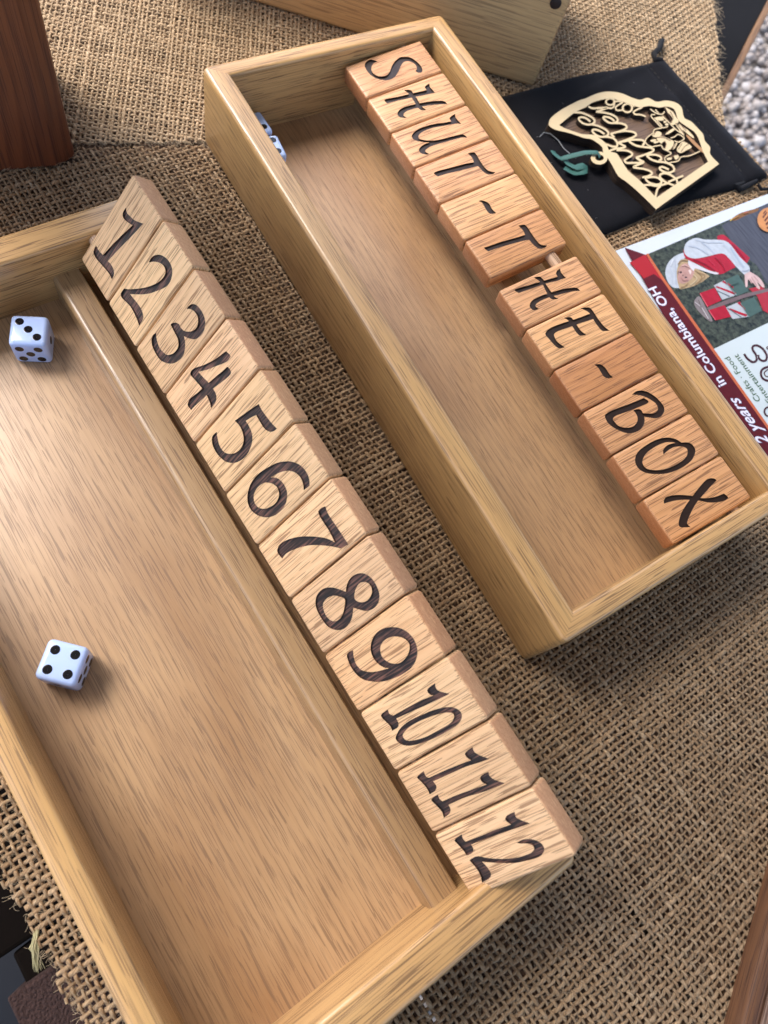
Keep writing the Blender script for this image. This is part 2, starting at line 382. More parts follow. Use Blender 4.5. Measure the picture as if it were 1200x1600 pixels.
for x in (CX0, CX1):
    for y in (CY0, CY1):
        b = MB(); b.tube([(x, y, GZ), (x, y, 300), (x, y, CZ)], 18, 12); cpart(b, 'pole', plain('pole_metal', (0.5, 0.5, 0.52), 0.4, 0.5, Metallic=0.8), smooth=50)

# ------------------------------------------------------------------ table of dark planks
table = empty('plank_table', TR(150, 300, GZ)); tag(table, 'dark brown plank table under the burlap cloths', 'table')
TI = TR(150, 300, GZ).inverted()
def tpart(mb, name, mat, **k):
    o = mb.build(name, mat, None, **k); o.parent = table; o.matrix_parent_inverse = TI; return o
yy = -6.0; i = 0
while yy < 640:
    wd = 94.0; b = MB(); x0 = -330+random.uniform(-12, 12); x1 = 560+random.uniform(-10, 10)
    if yy > 550: x1 = -42+(644-(yy+wd-3))/0.865-4
    b.box(x0, x1, yy, yy+wd-3, -25, -3.6)
    tpart(b, 'plank', M_plank, bevel=1.5, seg=2); yy += wd; i += 1
for (x, y) in [(-280, 20), (500, 20), (-280, 600), (500, 530)]:
    b = MB(); b.box(x-22, x+22, y-22, y+22, GZ, -26); tpart(b, 'leg', M_plank, bevel=2, seg=2)
# rough sawn bearer and a dark rail that show past the cloth's edge
b = MB(); b.box(270, 330, -41, -9.5, -60, -12); o = tpart(b, 'bearer', plain('rough_sawn_brown', (0.075, 0.042, 0.036), 0.95, 0.2, 900.0, 0.8, 1.0, 0.002), bevel=1.0, seg=2)
b = MB(); b.box(258, 300, -37, -9.5, -75, -24); tpart(b, 'apron_block', plain('black_brown', (0.007, 0.005, 0.004), 0.95, 0.05, 40.0, 0.5), bevel=1.5, seg=2)
b = MB(); b.box(60, 257, -70, -9.5, -66, -22); tpart(b, 'apron', plain('black_brown', (0.007, 0.005, 0.004), 0.95, 0.05, 40.0, 0.5), bevel=1.5, seg=2)

# ------------------------------------------------------------------ the two game boxes: placement
A = dict(L=344.5, W=156.5, te=14.9, ts=9.9, H=41.9, fl=8.0)
B = dict(L=334.5, W=150.0, te=9.8, ts=11.9, H=45.35, fl=7.0)
BTH = -0.049
MA = Matrix.Identity(4); MBX = TR(-56.72, 217.44, 0) @ RZ(BTH)
def bw(x, y, z=0.0):
    c, s = math.cos(BTH), math.sin(BTH); return np.array([-56.72+c*x-s*y, 217.44+s*x+c*y, z])
footA = np.array([(4, 4), (A['L']-4, 4), (A['L']-4, A['W']-4), (4, A['W']-4)])
footB = np.array([bw(4, 4)[:2], bw(B['L']-4, 4)[:2], bw(B['L']-4, B['W']-4)[:2], bw(4, B['W']-4)[:2]])
CA = un((380, 0)); CB = un((820, 135)); CT = (CB-CA)/np.linalg.norm(CB-CA); CN = np.array([-CT[1], CT[0], 0])   # third box, front foot line
footC = np.array([(CA-CT*60+CN*4)[:2], (CA+CT*189+CN*4)[:2], (CA+CT*189+CN*96)[:2], (CA-CT*60+CN*96)[:2]])
P0 = un((0, 266)); P1 = un((92, 258)); P2 = un((117, 243))                                                  # post corners
pd = (P1-P0)/np.linalg.norm(P1-P0); pn = np.array([-pd[1], pd[0], 0]); pn = pn if pn[0] < 0 else -pn
footP = np.array([(P0-pd*55)[:2], P1[:2], P2[:2], (P2+pn*60)[:2], (P0-pd*55+pn*70)[:2]])

# ------------------------------------------------------------------ burlap, woven thread by thread
s0, s1 = un((120, 226)), un((325, 223)); sd = (s1-s0)[:2]/np.linalg.norm((s1-s0)[:2]); sn = np.array([-sd[1], sd[0]])  # seam line; sn points to the far cloth
e0, e1 = un((1117, 0)), un((1131, 172)); ed = (e1-e0)[:2]/np.linalg.norm((e1-e0)[:2]); en = np.array([-ed[1], ed[0]])
if en @ (np.array([0, 400.])-e0[:2]) < 0: en = -en
def wob(t, a, f, ph): return a*(np.sin(t*f+ph)+0.5*np.sin(t*f*2.7+ph*1.7)+0.3*np.sin(t*f*6.1+ph*0.6))
def zcloth(x, y):
    return 0.25*np.sin(x*0.021+1.3)*np.sin(y*0.017+0.4)+0.2*np.sin(x*0.05+y*0.043)
def cloth(name, org, ang, pa, pb, sa, sb, keep, zoff, label, tmean=0.5):
    """sa/sb: extent of the two thread directions; keep(xy)->mask"""
    ca, sc = math.cos(ang), math.sin(ang); da = np.array([ca, sc]); db = np.array([-sc, ca])
    buckets = {0: [], 1: []}
    for fam in (0, 1):
        p, q = (pb, pa) if fam == 0 else (pa, pb)          # spacing of these threads, spacing of the crossing ones
        ext, oth = (sa, sb) if fam == 0 else (sb, sa)
        for j in range(int((oth[1]-oth[0])/p)):
            ph = rng.uniform(0, 6.28); off = oth[0]+(j+0.5)*p+rng.normal()*0.13; tone = np.clip(rng.normal(tmean, 0.11), 0, 1)
            rad = np.clip(rng.normal(0.64, 0.09), 0.42, 0.9)*(1.08 if fam else 0.98)
            for lod in (0, 1):
                st = q/3 if lod == 0 else q/1.5
                t = np.arange(ext[0], ext[1], st); ns = 6 if lod == 0 else 4
                o_ = off+wob(t, 0.22, 0.045, ph)+0.9*np.sin(t*0.012+j*0.02)+wob(np.full_like(t, off), 0.35, 0.03, 1.0)
                xy = org+(t[:, None]*da+o_[:, None]*db if fam == 0 else o_[:, None]*da+t[:, None]*db)
                pr = proj(np.column_stack([xy, np.zeros(len(xy))]))
                fr = (pr[:, 0] > -60) & (pr[:, 0] < 1260) & (pr[:, 1] > -60) & (pr[:, 1] < 1660)
                k = keep(xy) & (fr if lod == 0 else ~fr)
                if not k.any(): continue
                rr = rad*(1+0.13*np.sin(t*0.21+ph)+0.12*np.sin(t*0.83+ph*2)+0.22*np.exp(-((t-ext[0]-(ph*37+j*61) % (ext[1]-ext[0]))/9.0)**2))
                z = zoff+zcloth(xy[:, 0], xy[:, 1])+(0.46 if fam else 0.66)*np.cos(np.pi*((t-ext[0])/q-0.5)+np.pi*(j % 2)+(np.pi if fam else 0))
                dz = np.gradient(z)/st
                dx = np.gradient(xy, axis=0); dx /= np.linalg.norm(dx, axis=1)[:, None]
                side = np.column_stack([-dx[:, 1], dx[:, 0], np.zeros(len(t))]); up = np.column_stack([-dx*dz[:, None], np.ones(len(t))])
                an = np.arange(ns)/ns*2*np.pi
                ring = np.column_stack([xy, z])[:, None, :]+rr[:, None, None]*(np.cos(an)[None, :, None]*side[:, None, :]*1.12+np.sin(an)[None, :, None]*up[:, None, :]*0.80)
                ii = np.where(k[:-1] & k[1:])[0]
                buckets[lod].append((ring, ii, tone+0.12*np.sin(t*0.4+ph), np.arange(ns)/ns, t, ph))
    Vs, Fs, T, FB = [], [], [], []; n = 0
    for lod in (0, 1):
        for ring, ii, tone, fa, t, ph in buckets[lod]:
            if len(ii) == 0: continue
            ns = ring.shape[1]; us = np.zeros(len(t), bool); us[ii] = True; us[ii+1] = True
            mp = np.cumsum(us)-1; R_ = ring[us]; m = len(R_)
            Vs.append(R_.reshape(-1, 3)); T.append(np.repeat(tone[us], ns))
            fb = np.zeros((m, ns, 3)); fb[:, :, 0] = fa[None, :]+t[us][:, None]*0.12; fb[:, :, 1] = t[us][:, None]/10; fb[:, :, 2] = ph; FB.append(fb.reshape(-1, 3))
            a = (mp[ii]*ns)[:, None]; jj = np.arange(ns)[None, :]; kk = (jj+1) % ns
            Fs.append(np.stack([a+jj, a+kk, a+ns+kk, a+ns+jj], 2).reshape(-1, 4)+n); n += m*ns
    root = tag(empty(name), label, 'burlap cloth')
    o = raw('woven_threads', np.concatenate(Vs), np.concatenate(Fs), M_burlap, {'tone': np.concatenate(T)}, {'fib': np.concatenate(FB)})
    o.parent = root; o['kind'] = 'stuff'; return root
def clear(xy): return ~(inside(footA, xy) | inside(footB, xy) | inside(footC, xy) | inside(footP, xy))
def seamd(xy): return (xy-s0[:2]) @ sn
EL = [un(q, -1.0) for q in ((0, 1366), (50, 1456), (90, 1533), (124, 1600))]
def edge_left(x): return np.interp(x, [q[0] for q in EL], [q[1] for q in EL])+0.8*np.sin(x*0.31)+0.5*np.sin(x*0.77)      # ragged left edge of the near cloth
def keep_near(xy):
    return clear(xy) & (seamd(xy) < -0.8) & (xy[:, 1] > edge_left(xy[:, 0])) & (xy[:, 1] < 560) & (xy[:, 0] < 515)
def keep_far(xy):
    return clear(xy) & (seamd(xy) > 1.2) & ((xy-e0[:2]) @ en > 0.6*np.sin(xy[:, 0]*0.3)) & (xy[:, 0] > -300)
cl1 = cloth('burlap_cloth', np.array([0., 0.]), 0.0, 2.9, 2.8, (-95, 515), (-34, 562), keep_near, -1.25, 'coarse woven burlap cloth under the two open game boxes', 0.42)
cl2 = cloth('burlap_cloth', s0[:2], math.radians(-33), 2.75, 2.65, (-330, 420), (-60, 520), keep_far, -0.9, 'burlap cloth turned askew beside the dark post, under the plain closed box', 0.92)

# loose fibres standing off the weave, mostly along the edges
def fuzz(name, n, pick, lmin, lmax, zup, r, parent):
    Vs, Fs = [], []; c = 0
    for i in range(n):
        x, y, lift, dirn = pick(); L = rng.uniform(lmin, lmax); a = dirn if dirn is not None else rng.uniform(0, 6.28); cu = rng.normal()*0.9
        el = rng.uniform(-0.1, 0.8)*zup; k = 5; P = []; px, py, pz = x, y, lift
        for s_ in range(k+1):
            P.append((px, py, max(pz, -1.2 if dirn is None else -9))); a += cu/k*1.6; st = L/k
            px += math.cos(a)*st; py += math.sin(a)*st; pz += st*(el-(s_/k)*el*1.7)
        P = np.array(P); T_ = np.gradient(P, axis=0); T_ /= np.linalg.norm(T_, axis=1)[:, None]+1e-9
        s_ = np.cross(T_, [0, 0, 1.0]); s_ /= np.linalg.norm(s_, axis=1)[:, None]+1e-9; u_ = np.cross(s_, T_)
        rr = r*rng.uniform(0.6, 1.2)
        ring = np.stack([P+rr*(math.cos(q)*s_+math.sin(q)*u_) for q in (0, 2.09, 4.19)], 1)
        Vs.append(ring.reshape(-1, 3)); ii = np.arange(k)[:, None]*3; jj = np.arange(3)[None]; kk = (jj+1) % 3
        Fs.append(np.stack([ii+jj, ii+kk, ii+3+kk, ii+3+jj], 2).reshape(-1, 4)+c); c += 3*(k+1)
    o = raw(name, np.concatenate(Vs), np.concatenate(Fs), M_fuzz); o.parent = parent; o['kind'] = 'stuff'; return o
def pick_near():
    while True:
        px = (rng.uniform(0, 1200), rng.uniform(0, 1600)); q = un(px)
        if keep_near(q[None, :2])[0]: return q[0], q[1], -0.3, None
def pick_far():
    while True:
        px = (rng.uniform(0, 1200), rng.uniform(0, 340)); q = un(px)
        if keep_far(q[None, :2])[0]: return q[0], q[1], 0.1, None
def pick_edge():
    t = rng.uniform(0, 130); q = e0[:2]+ed*t; return q[0]+en[0], q[1]+en[1], -0.6, math.atan2(-en[1], -en[0])+rng.normal()*0.7
def pick_left():
    x = rng.uniform(205, 320); return x, edge_left(x)+0.5, -0.8, -math.pi/2+rng.normal()*0.8
def pick_post():
    t = rng.uniform(0, 1); q = P0*(1-t)+P1*t if rng.uniform() < 0.7 else P1*(1-t)+(P2+pn*6)*t; return q[0]-pn[0], q[1]-pn[1], 0.1, None
def pick_seam():
    t = rng.uniform(-4, 72); q = s0[:2]+sd*t+sn*1.2; return q[0], q[1], 0.0, math.atan2(-sn[1], -sn[0])+rng.normal()*0.9
fuzz('loose_fibres', 7000, pick_near, 1.5, 6.0, 0.55, 0.05, cl1)
fuzz('loose_fibres', 2600, pick_far, 1.5, 6.0, 0.55, 0.05, cl2)
fuzz('frayed_edge', 120, pick_edge, 2.0, 10.0, 0.4, 0.09, cl2)
fuzz('frayed_edge', 60, pick_left, 1.5, 4.5, 0.3, 0.08, cl1)
fuzz('post_fibres', 70, pick_post, 3.0, 9.0, 1.0, 0.07, cl2)
fuzz('seam_fibres', 160, pick_seam, 1.5, 5.0, 0.3, 0.07, cl2)
# a pale unravelled tuft hanging off the near cloth's edge
tf = MB(); q0 = un((57, 1455), -1.0)
for i in range(26):
    e_ = un((60+rng.normal()*5, 1512+rng.normal()*5), -5.0); m_ = un((53+rng.normal()*4, 1482), -1.5+rng.normal()*0.8)
    tf.tube([q0+rng.normal(size=3)*0.5, m_, e_], [0.22, 0.18, 0.07], 4)
tf.build('frayed_tuft', M_fray, cl1, smooth=60)

# ------------------------------------------------------------------ boxes
def profile(t, H, fl, r=2.6):
    P = [(1.4, 0.0), (0.4, 0.4), (0.0, 1.4), (0.0, H*0.5), (0.0, H-r)]
    P += [(r-r*math.cos(a), H-r+r*math.sin(a)) for a in (0.39, 0.79, 1.18)]+[(r, H)]
    P += [(t*0.5, H+0.05), (t-r*0.7, H)]; q = r*0.7
    P += [(t-q+q*math.sin(a), H-q+q*math.cos(a)) for a in (0.52, 1.05)]+[(t, H-q), (t, fl+4), (t, fl-3)]
    return P
def make_box(name, M, D, label, skip_rail=False):
    root = empty(name, M); tag(root, label, 'box'); L, W, te, ts, H, fl = [D[k] for k in ('L', 'W', 'te', 'ts', 'H', 'fl')]
    pe, ps = profile(te, H, fl), profile(ts, H, fl); Rc = 3.6
    def outline(i):
        du, dv, z = pe[i][0], ps[i][0], pe[i][1]; rc = max(Rc-min(du, dv), 0.35); cs = []
        for cx, cy, a0 in ((du+rc, dv+rc, math.pi), (L-du-rc, dv+rc, 1.5*math.pi), (L-du-rc, W-dv-rc, 0), (du+rc, W-dv-rc, 0.5*math.pi)):
            cs.append([(cx+rc*math.cos(a0+k*math.pi/12), cy+rc*math.sin(a0+k*math.pi/12), z) for k in range(7)])
        return cs
    O = [outline(i) for i in range(len(pe))]
    # corner order: 0 far-left, 1 near-left, 2 near-right, 3 far-right; arcs run counter-clockwise
    for k, (nm, mt) in enumerate((('side_wall', M_side), ('end_wall', M_end), ('side_wall', M_side), ('end_wall', M_end))):
        a, b = k, (k+1) % 4; rows = []
        for i in range(len(pe)):
            p_, q_ = O[i][a][3:], O[i][b][:4]; rows.append(p_+[tuple(np.array(p_[-1])*(1-f)+np.array(q_[0])*f) for f in (0.25, 0.5, 0.75)]+q_)
        mb = MB(); mb.rings(rows, closed=False, cap=False)
        lo = len(mb.v); n = len(rows[0]); mb.add([rows[0][j] for j in range(n)]+[rows[-1][j] for j in range(n)], [(j, j+1, n+j+1, n+j) for j in range(n-1)])
        wall_o = mb.build(nm, mt, root, smooth=35)
        wall_o.color = (1, 1, 1, 1)
    mb = MB(); mb.box(te*0.6, L-te*0.6, ts*0.6, W-ts*0.6, 2.0, fl); mb.build('floor_panel', M_floor, root)
    return root
boxA = make_box('wooden_game_box', MA, A, 'open oak dice tray holding the row of raised number tiles')
boxB = make_box('wooden_game_box', MBX, B, 'open oak dice tray whose lying tiles spell SHUT-THE-BOX')
def rail(root, D, y0, y1, z1, name='rail', mat=M_rail):
    r = 2.4; P = [(y0, D['fl']-1), (y0, z1-r)]+[(y0+r-r*math.cos(a), z1-r+r*math.sin(a)) for a in (0.39, 0.79, 1.18)]+[(y0+r, z1), (y1-0.5, z1), (y1, z1-0.5), (y1, D['fl']-1)]
    rows = [[(x, y, z) for (y, z) in P] for x in (D['te']-0.4, D['L']*0.5, D['L']-D['te']+0.4)]
    mb = MB(); mb.rings(rows, True, True); return mb.build(name, mat, root, smooth=35)
rail(boxA, A, 102.3, 115.2, 23.7)
rail(boxA, A, 134.0, 146.2, 40.0, 'back_rail')
rail(boxB, B, 92.0, 104.0, 25.6)
def rod(root, D, y, z):
    mb = MB(); mb.tube([(D['te']-2, y, z), (D['L']*0.5, y, z), (D['L']-D['te']+2, y, z)], 3.1, 14); return mb.build('dowel_rod', M_dowel, root, smooth=50)
rod(boxA, A, 125.4, 37.8); rod(boxB, B, 119.4, 36.2)

# ------------------------------------------------------------------ engraved tiles
# outlines of the engraved marks, traced on the photograph: (crop x, crop y, crop scale, solid loops, hole loops)
c = 1
G = {}
G['1'] = (120, 310, 10, [[(768,140,c),(785,225),(850,295),(910,345),(1040,395,c),(960,480),(790,660),(640,810),(485,980,c),(540,1040),(580,1130),(575,1210),(548,1265,c),(500,1170),(400,1050),(300,935),(262,850),(270,795),(300,735,c),(340,810),(410,885,c),(560,720),(700,580),(870,420,c),(800,375),(730,310),(718,230)]], [])
G['2'] = (170, 380, 10, [[(625,300,c),(660,230),(720,188),(800,182),(880,220),(945,290),(985,380),(990,490),(960,600),(900,675),(830,715),(740,750),(640,785),(520,800),(420,798),(330,795,c),(400,880),(470,970),(520,1060),(540,1160),(510,1230),(475,1290,c),(440,1190),(390,1080),(330,980),(250,900),(195,840),(190,780),(240,708,c),(300,718),(360,718),(480,708),(600,685),(720,640),(800,590),(860,520),(885,440),(860,360),(810,315),(740,292),(680,290)]], [])
G['3'] = (220, 460, 10, [[(718,225,c),(750,180),(810,150),(880,175),(950,260),(995,360),(1008,450),(985,570),(930,650),(850,700),(760,690),(675,655,c),(692,740),(690,850),(660,960),(590,1035),(500,1080),(400,1072),(300,1020),(220,900),(175,790),(170,690),(195,630),(238,605,c),(245,680),(275,790),(320,870),(390,935),(440,945),(510,920),(570,850),(588,780),(575,690),(530,600),(485,510),(472,462),(540,440),(595,465),(625,520),(680,570),(750,582),(830,560),(880,500),(895,420),(880,330),(830,260),(780,232)]], [])
G['4'] = (270, 530, 10, [[(830,188,c),(880,230),(905,270,c),(850,345),(770,385),(650,430),(540,475),(400,510,c),(470,590),(560,680),(640,790),(680,880),(670,980),(600,1075,c),(575,980),(525,870),(440,745),(340,630),(280,560),(285,500),(350,448),(480,405),(650,320),(760,240)],[(850,430,c),(900,480),(900,550),(790,650),(620,780),(480,920),(350,1040),(290,1105,c),(240,1050),(235,1000),(280,920),(420,810),(540,700),(690,570),(800,480)]], [])
G['5'] = (320, 610, 9.2308, [[(780,195,c),(820,280),(900,390),(970,480),(1040,550,c),(1000,585),(940,597),(860,550),(800,460),(740,355,c),(660,395),(590,440,c),(640,520),(680,620),(685,730),(650,850),(590,950),(500,1020),(400,1048),(290,1020),(190,930),(120,810),(102,700),(125,640),(170,600,c),(185,690),(215,800),(280,890),(370,915),(460,890),(530,820),(560,720),(545,610),(500,510),(432,438,c),(560,345),(670,265)]], [])
G['6'] = (370, 700, 9.2308, [[(1050,545,c),(1045,450),(1000,340),(910,245),(800,200),(700,193),(580,215),(440,285),(310,375),(215,490),(165,620),(152,740),(180,850),(240,930),(340,985),(450,1000),(560,965),(650,885),(710,790),(728,660),(700,560),(640,475),(570,430),(490,425,c),(580,370),(680,335),(760,330),(850,360),(920,430),(955,520),(965,610,c)]], [[(250,660),(300,570),(390,505),(480,505),(560,545),(600,610),(608,690),(570,780),(500,840),(410,875),(320,862),(262,800),(245,730)]])
G['7'] = (420, 770, 8.5714, [[(660,250,c),(700,205),(755,180,c),(800,290),(900,440),(980,560),(1065,690,c),(965,745,c),(850,720),(720,705),(600,700),(480,715),(350,755),(240,810),(180,882,c),(130,820),(112,760),(160,680),(260,625),(400,590),(550,583),(700,595),(800,620),(885,665,c),(800,500),(690,330)]], [])
G['8'] = (480, 870, 8.5714, [[(520,470,c),(525,400),(560,310),(620,250),(700,220),(780,232),(860,285),(930,390),(968,510),(950,620),(890,690),(800,725),(710,710),(615,680,c),(610,760),(580,870),(500,960),(400,982),(290,945),(200,840),(130,710),(110,600),(140,500),(220,425),(310,410),(400,425)]], [[(640,570),(635,490),(660,410),(710,350),(780,340),(840,375),(868,450),(850,530),(790,595),(710,608)],[(505,570),(500,660),(475,770),(420,845),(340,862),(260,800),(215,690),(220,610),(280,545),(360,520),(440,535)]])
G['9'] = (530, 960, 8.5714, [[(188,480,c),(195,570),(230,670),(300,745),(400,770),(500,765),(670,720,c),(600,710),(520,660),(450,570),(420,450),(450,320),(520,230),(610,185),(720,170),(830,190),(930,250),(1010,350),(1048,480),(1030,610),(960,720),(850,800),(720,860),(580,900),(450,900),(320,870),(220,790),(150,690),(110,590),(105,540),(140,500)]], [[(550,470),(565,400),(620,335),(710,300),(800,300),(880,330),(935,390),(940,480),(900,570),(820,645),(730,660),(640,630),(570,560)]])
G['10'] = (580, 1050, 7.5, [[(750,130,c),(758,185),(800,225),(918,255,c),(830,300),(640,390),(460,470),(295,545,c),(320,600),(310,650),(245,690,c),(220,630),(130,540),(122,495),(195,440,c),(215,490),(260,510,c),(420,420),(580,335),(730,275,c),(690,265),(660,230),(670,190)],[(300,730),(360,640),(470,560),(600,500),(750,440),(880,412),(980,420),(1050,470),(1060,540),(1010,620),(900,690),(750,770),(600,830),(450,865),(350,845),(290,790)]], [[(370,740),(430,660),(540,590),(680,530),(820,485),(920,475),(970,500),(960,560),(900,620),(780,690),(640,760),(500,800),(410,800)]])
G['11'] = (640, 1150, 7.5, [[(740,130,c),(755,180),(810,220),(935,268,c),(820,310),(660,360),(480,440),(275,530,c),(315,590),(300,640),(235,685,c),(200,610),(130,530),(90,480),(165,410,c),(190,470),(225,490,c),(400,410),(570,340),(720,285,c),(670,250),(650,210),(680,170)],[(925,420,c),(940,470),(1000,515),(1115,552,c),(1010,600),(850,660),(650,720),(455,805,c),(480,860),(465,910),(400,960,c),(380,890),(300,800),(255,745),(330,685,c),(350,735),(385,765,c),(560,690),(740,625),(905,568,c),(850,540),(828,490),(860,450)]], [])
G['12'] = (700, 1250, 7.0588, [[(735,130,c),(745,180),(790,215),(905,258,c),(800,295),(640,350),(450,420),(255,490,c),(280,540),(265,585),(205,615,c),(180,570),(110,490),(72,440),(150,378,c),(165,425),(195,460,c),(350,400),(520,330),(695,270,c),(650,240),(632,205),(660,165)],[(760,475,c),(820,440),(900,430),(980,450),(1040,490),(1062,550),(1030,610),(960,645),(860,670),(740,695),(600,695),(480,690),(375,680,c),(440,750),(475,820),(450,870),(375,910,c),(360,840),(310,750),(235,665,c),(320,620),(440,640),(600,650),(740,640),(850,610),(920,580),(950,540),(930,500),(870,480),(810,480)]], [])
G['S'] = (560, 70, 10, [[(300,262,c),(240,290),(205,350),(210,410),(250,460),(320,490),(400,492),(450,470),(490,420),(520,340),(570,260),(640,200),(720,185),(810,198),(890,245),(960,310),(1000,380),(990,430),(930,435),(890,405,c),(915,370),(890,310),(830,270),(760,255),(700,280),(660,340),(620,430),(560,510),(470,550),(370,548),(270,520),(190,470),(130,400),(100,330),(120,270),(180,232),(245,240)]], [])
G['H'] = (590, 120, 10, [[(810,105,c),(820,160),(860,205),(895,245,c),(760,280),(600,310),(450,345),(300,375),(150,415,c),(105,370),(140,345),(300,315),(450,280),(600,245),(770,210,c),(740,165),(765,130)],[(410,205,c),(510,205),(560,260),(620,350),(665,430),(700,475),(760,512,c),(690,525),(630,480),(580,400),(520,310),(470,250)],[(1090,425,c),(1000,430),(850,440),(700,465),(560,500),(450,540),(405,590),(420,620),(460,635,c),(400,642),(330,620),(312,570),(350,510),(440,465),(580,430),(750,395),(900,378),(1030,378)]], [])
G['U'] = (630, 165, 10.909, [[(885,140,c),(895,200),(935,255),(990,310,c),(880,310),(700,345),(520,375),(400,415),(310,460),(265,510),(270,560),(340,585),(440,595),(560,590),(680,565),(830,525),(985,490),(1050,505),(1090,545,c),(1000,545),(860,580),(700,625),(560,665),(440,710),(380,760),(390,795),(445,820,c),(390,835),(310,815),(268,760),(300,700),(380,650),(450,630,c),(320,620),(200,590),(145,530),(180,460),(260,400),(400,345),(560,310),(700,290),(820,270,c),(790,215),(830,175)]], [])
G['T'] = (665, 225, 10, [[(660,145,c),(750,130),(800,175),(850,260),(910,350),(970,410),(1030,432),(1090,438,c),(1050,470),(970,475),(900,430),(850,375),(815,345,c),(700,375),(500,425),(330,465),(190,508,c),(130,460),(180,425),(330,385),(500,340),(640,305),(755,285,c),(730,220)]], [])
G['-'] = (735, 300, 20, [[(255,285,c),(330,262),(450,285),(540,330),(610,400),(650,490),(720,580),(805,650,c),(720,680),(620,680),(540,620),(470,510),(400,390),(340,320)]], [])
G['T2'] = (745, 340, 10, [[(650,125,c),(740,110),(790,150),(850,240),(920,340),(980,410),(1040,432),(1098,435,c),(1060,475),(970,485),(890,430),(815,345,c),(700,370),(500,425),(330,475),(180,530,c),(115,475),(160,455),(330,395),(500,345),(640,305),(755,270,c),(720,200)]], [])
G['H2'] = (795, 410, 10, [[(800,95,c),(815,150),(850,200),(895,240,c),(760,285),(600,325),(450,375),(300,430),(150,478,c),(90,435),(140,405),(300,360),(450,315),(600,270),(765,225,c),(738,175),(755,130)],[(395,235,c),(480,222),(535,265),(580,340),(640,430),(690,500),(720,540),(775,565,c),(690,580),(630,540),(580,450),(530,350),(470,290)],[(1115,445,c),(1030,450),(900,475),(760,510),(620,550),(500,600),(430,650),(420,690),(470,725,c),(395,750),(340,710),(328,660),(370,590),(470,535),(600,490),(740,445),(880,410),(1050,395)]], [])
G['E'] = (845, 470, 10, [[(620,115,c),(740,102),(800,140),(860,230),(930,330),(1000,410),(1075,465,c),(970,472),(910,420),(850,340),(800,250),(740,175)],[(840,200,c),(840,280,c),(700,325),(560,370),(400,430),(270,475),(210,520),(220,580),(270,650),(375,725,c),(290,742),(220,700),(140,610),(75,530),(95,470),(170,415),(320,355),(480,305),(640,250),(760,205)],[(365,268,c),(460,255),(510,300),(570,390),(630,470),(710,530,c),(620,545),(560,500),(500,410),(430,310)]], [])
G['-2'] = (920, 560, 24, [[(215,245,c),(300,215),(430,220),(540,280),(630,370),(720,510),(800,620),(910,705,c),(800,740),(680,740),(560,680),(480,560),(390,410),(310,310)]], [])
G['B'] = (935, 600, 10, [[(710,220,c),(770,255),(780,290),(720,325),(560,390),(400,450),(270,500),(230,545),(250,590),(310,650),(400,680),(490,680),(560,650),(605,590),(612,530),(590,470),(545,410,c),(620,390),(670,410),(695,455,c),(760,460),(850,460),(910,430),(930,380),(900,310),(830,255),(740,205),(640,175),(525,165,c),(590,115),(680,102),(790,135),(890,200),(980,290),(1030,380),(1020,450),(970,510),(890,535),(800,525),(720,512,c),(720,600),(680,690),(600,745),(500,770),(390,755),(270,700),(170,630),(110,540),(110,480),(180,430),(320,370),(460,320),(600,265)]], [])
G['O'] = (985, 670, 10.909, [[(870,235,c),(960,230),(1050,265),(1105,350),(1095,440),(1040,540),(930,630),(780,710),(620,760),(450,772),(280,755),(150,690),(85,580),(90,470),(150,370),(270,280),(400,205),(530,160),(650,150),(770,175)]], [[(770,240,c),(640,275),(560,360),(565,440,c),(640,370),(740,315),(860,300),(950,330),(975,390),(950,480),(850,570),(700,650),(550,695),(400,705),(280,680),(215,610),(210,530),(270,420),(370,340),(480,275),(600,232),(700,228)]])
G['X'] = (1025, 735, 9.2308, [[(875,145,c),(800,220),(720,310),(640,400),(570,490),(510,600),(470,690),(450,765),(495,815,c),(420,822),(345,815),(328,750),(360,630),(420,520),(520,380),(620,250),(710,150),(770,115),(840,118)],[(1035,380),(1030,410),(960,445),(860,462),(750,462),(620,435),(500,425),(380,425),(250,440),(115,480,c),(115,430),(150,385),(250,358),(390,355),(530,370),(650,398),(760,398),(860,380),(980,335,c)]], [])

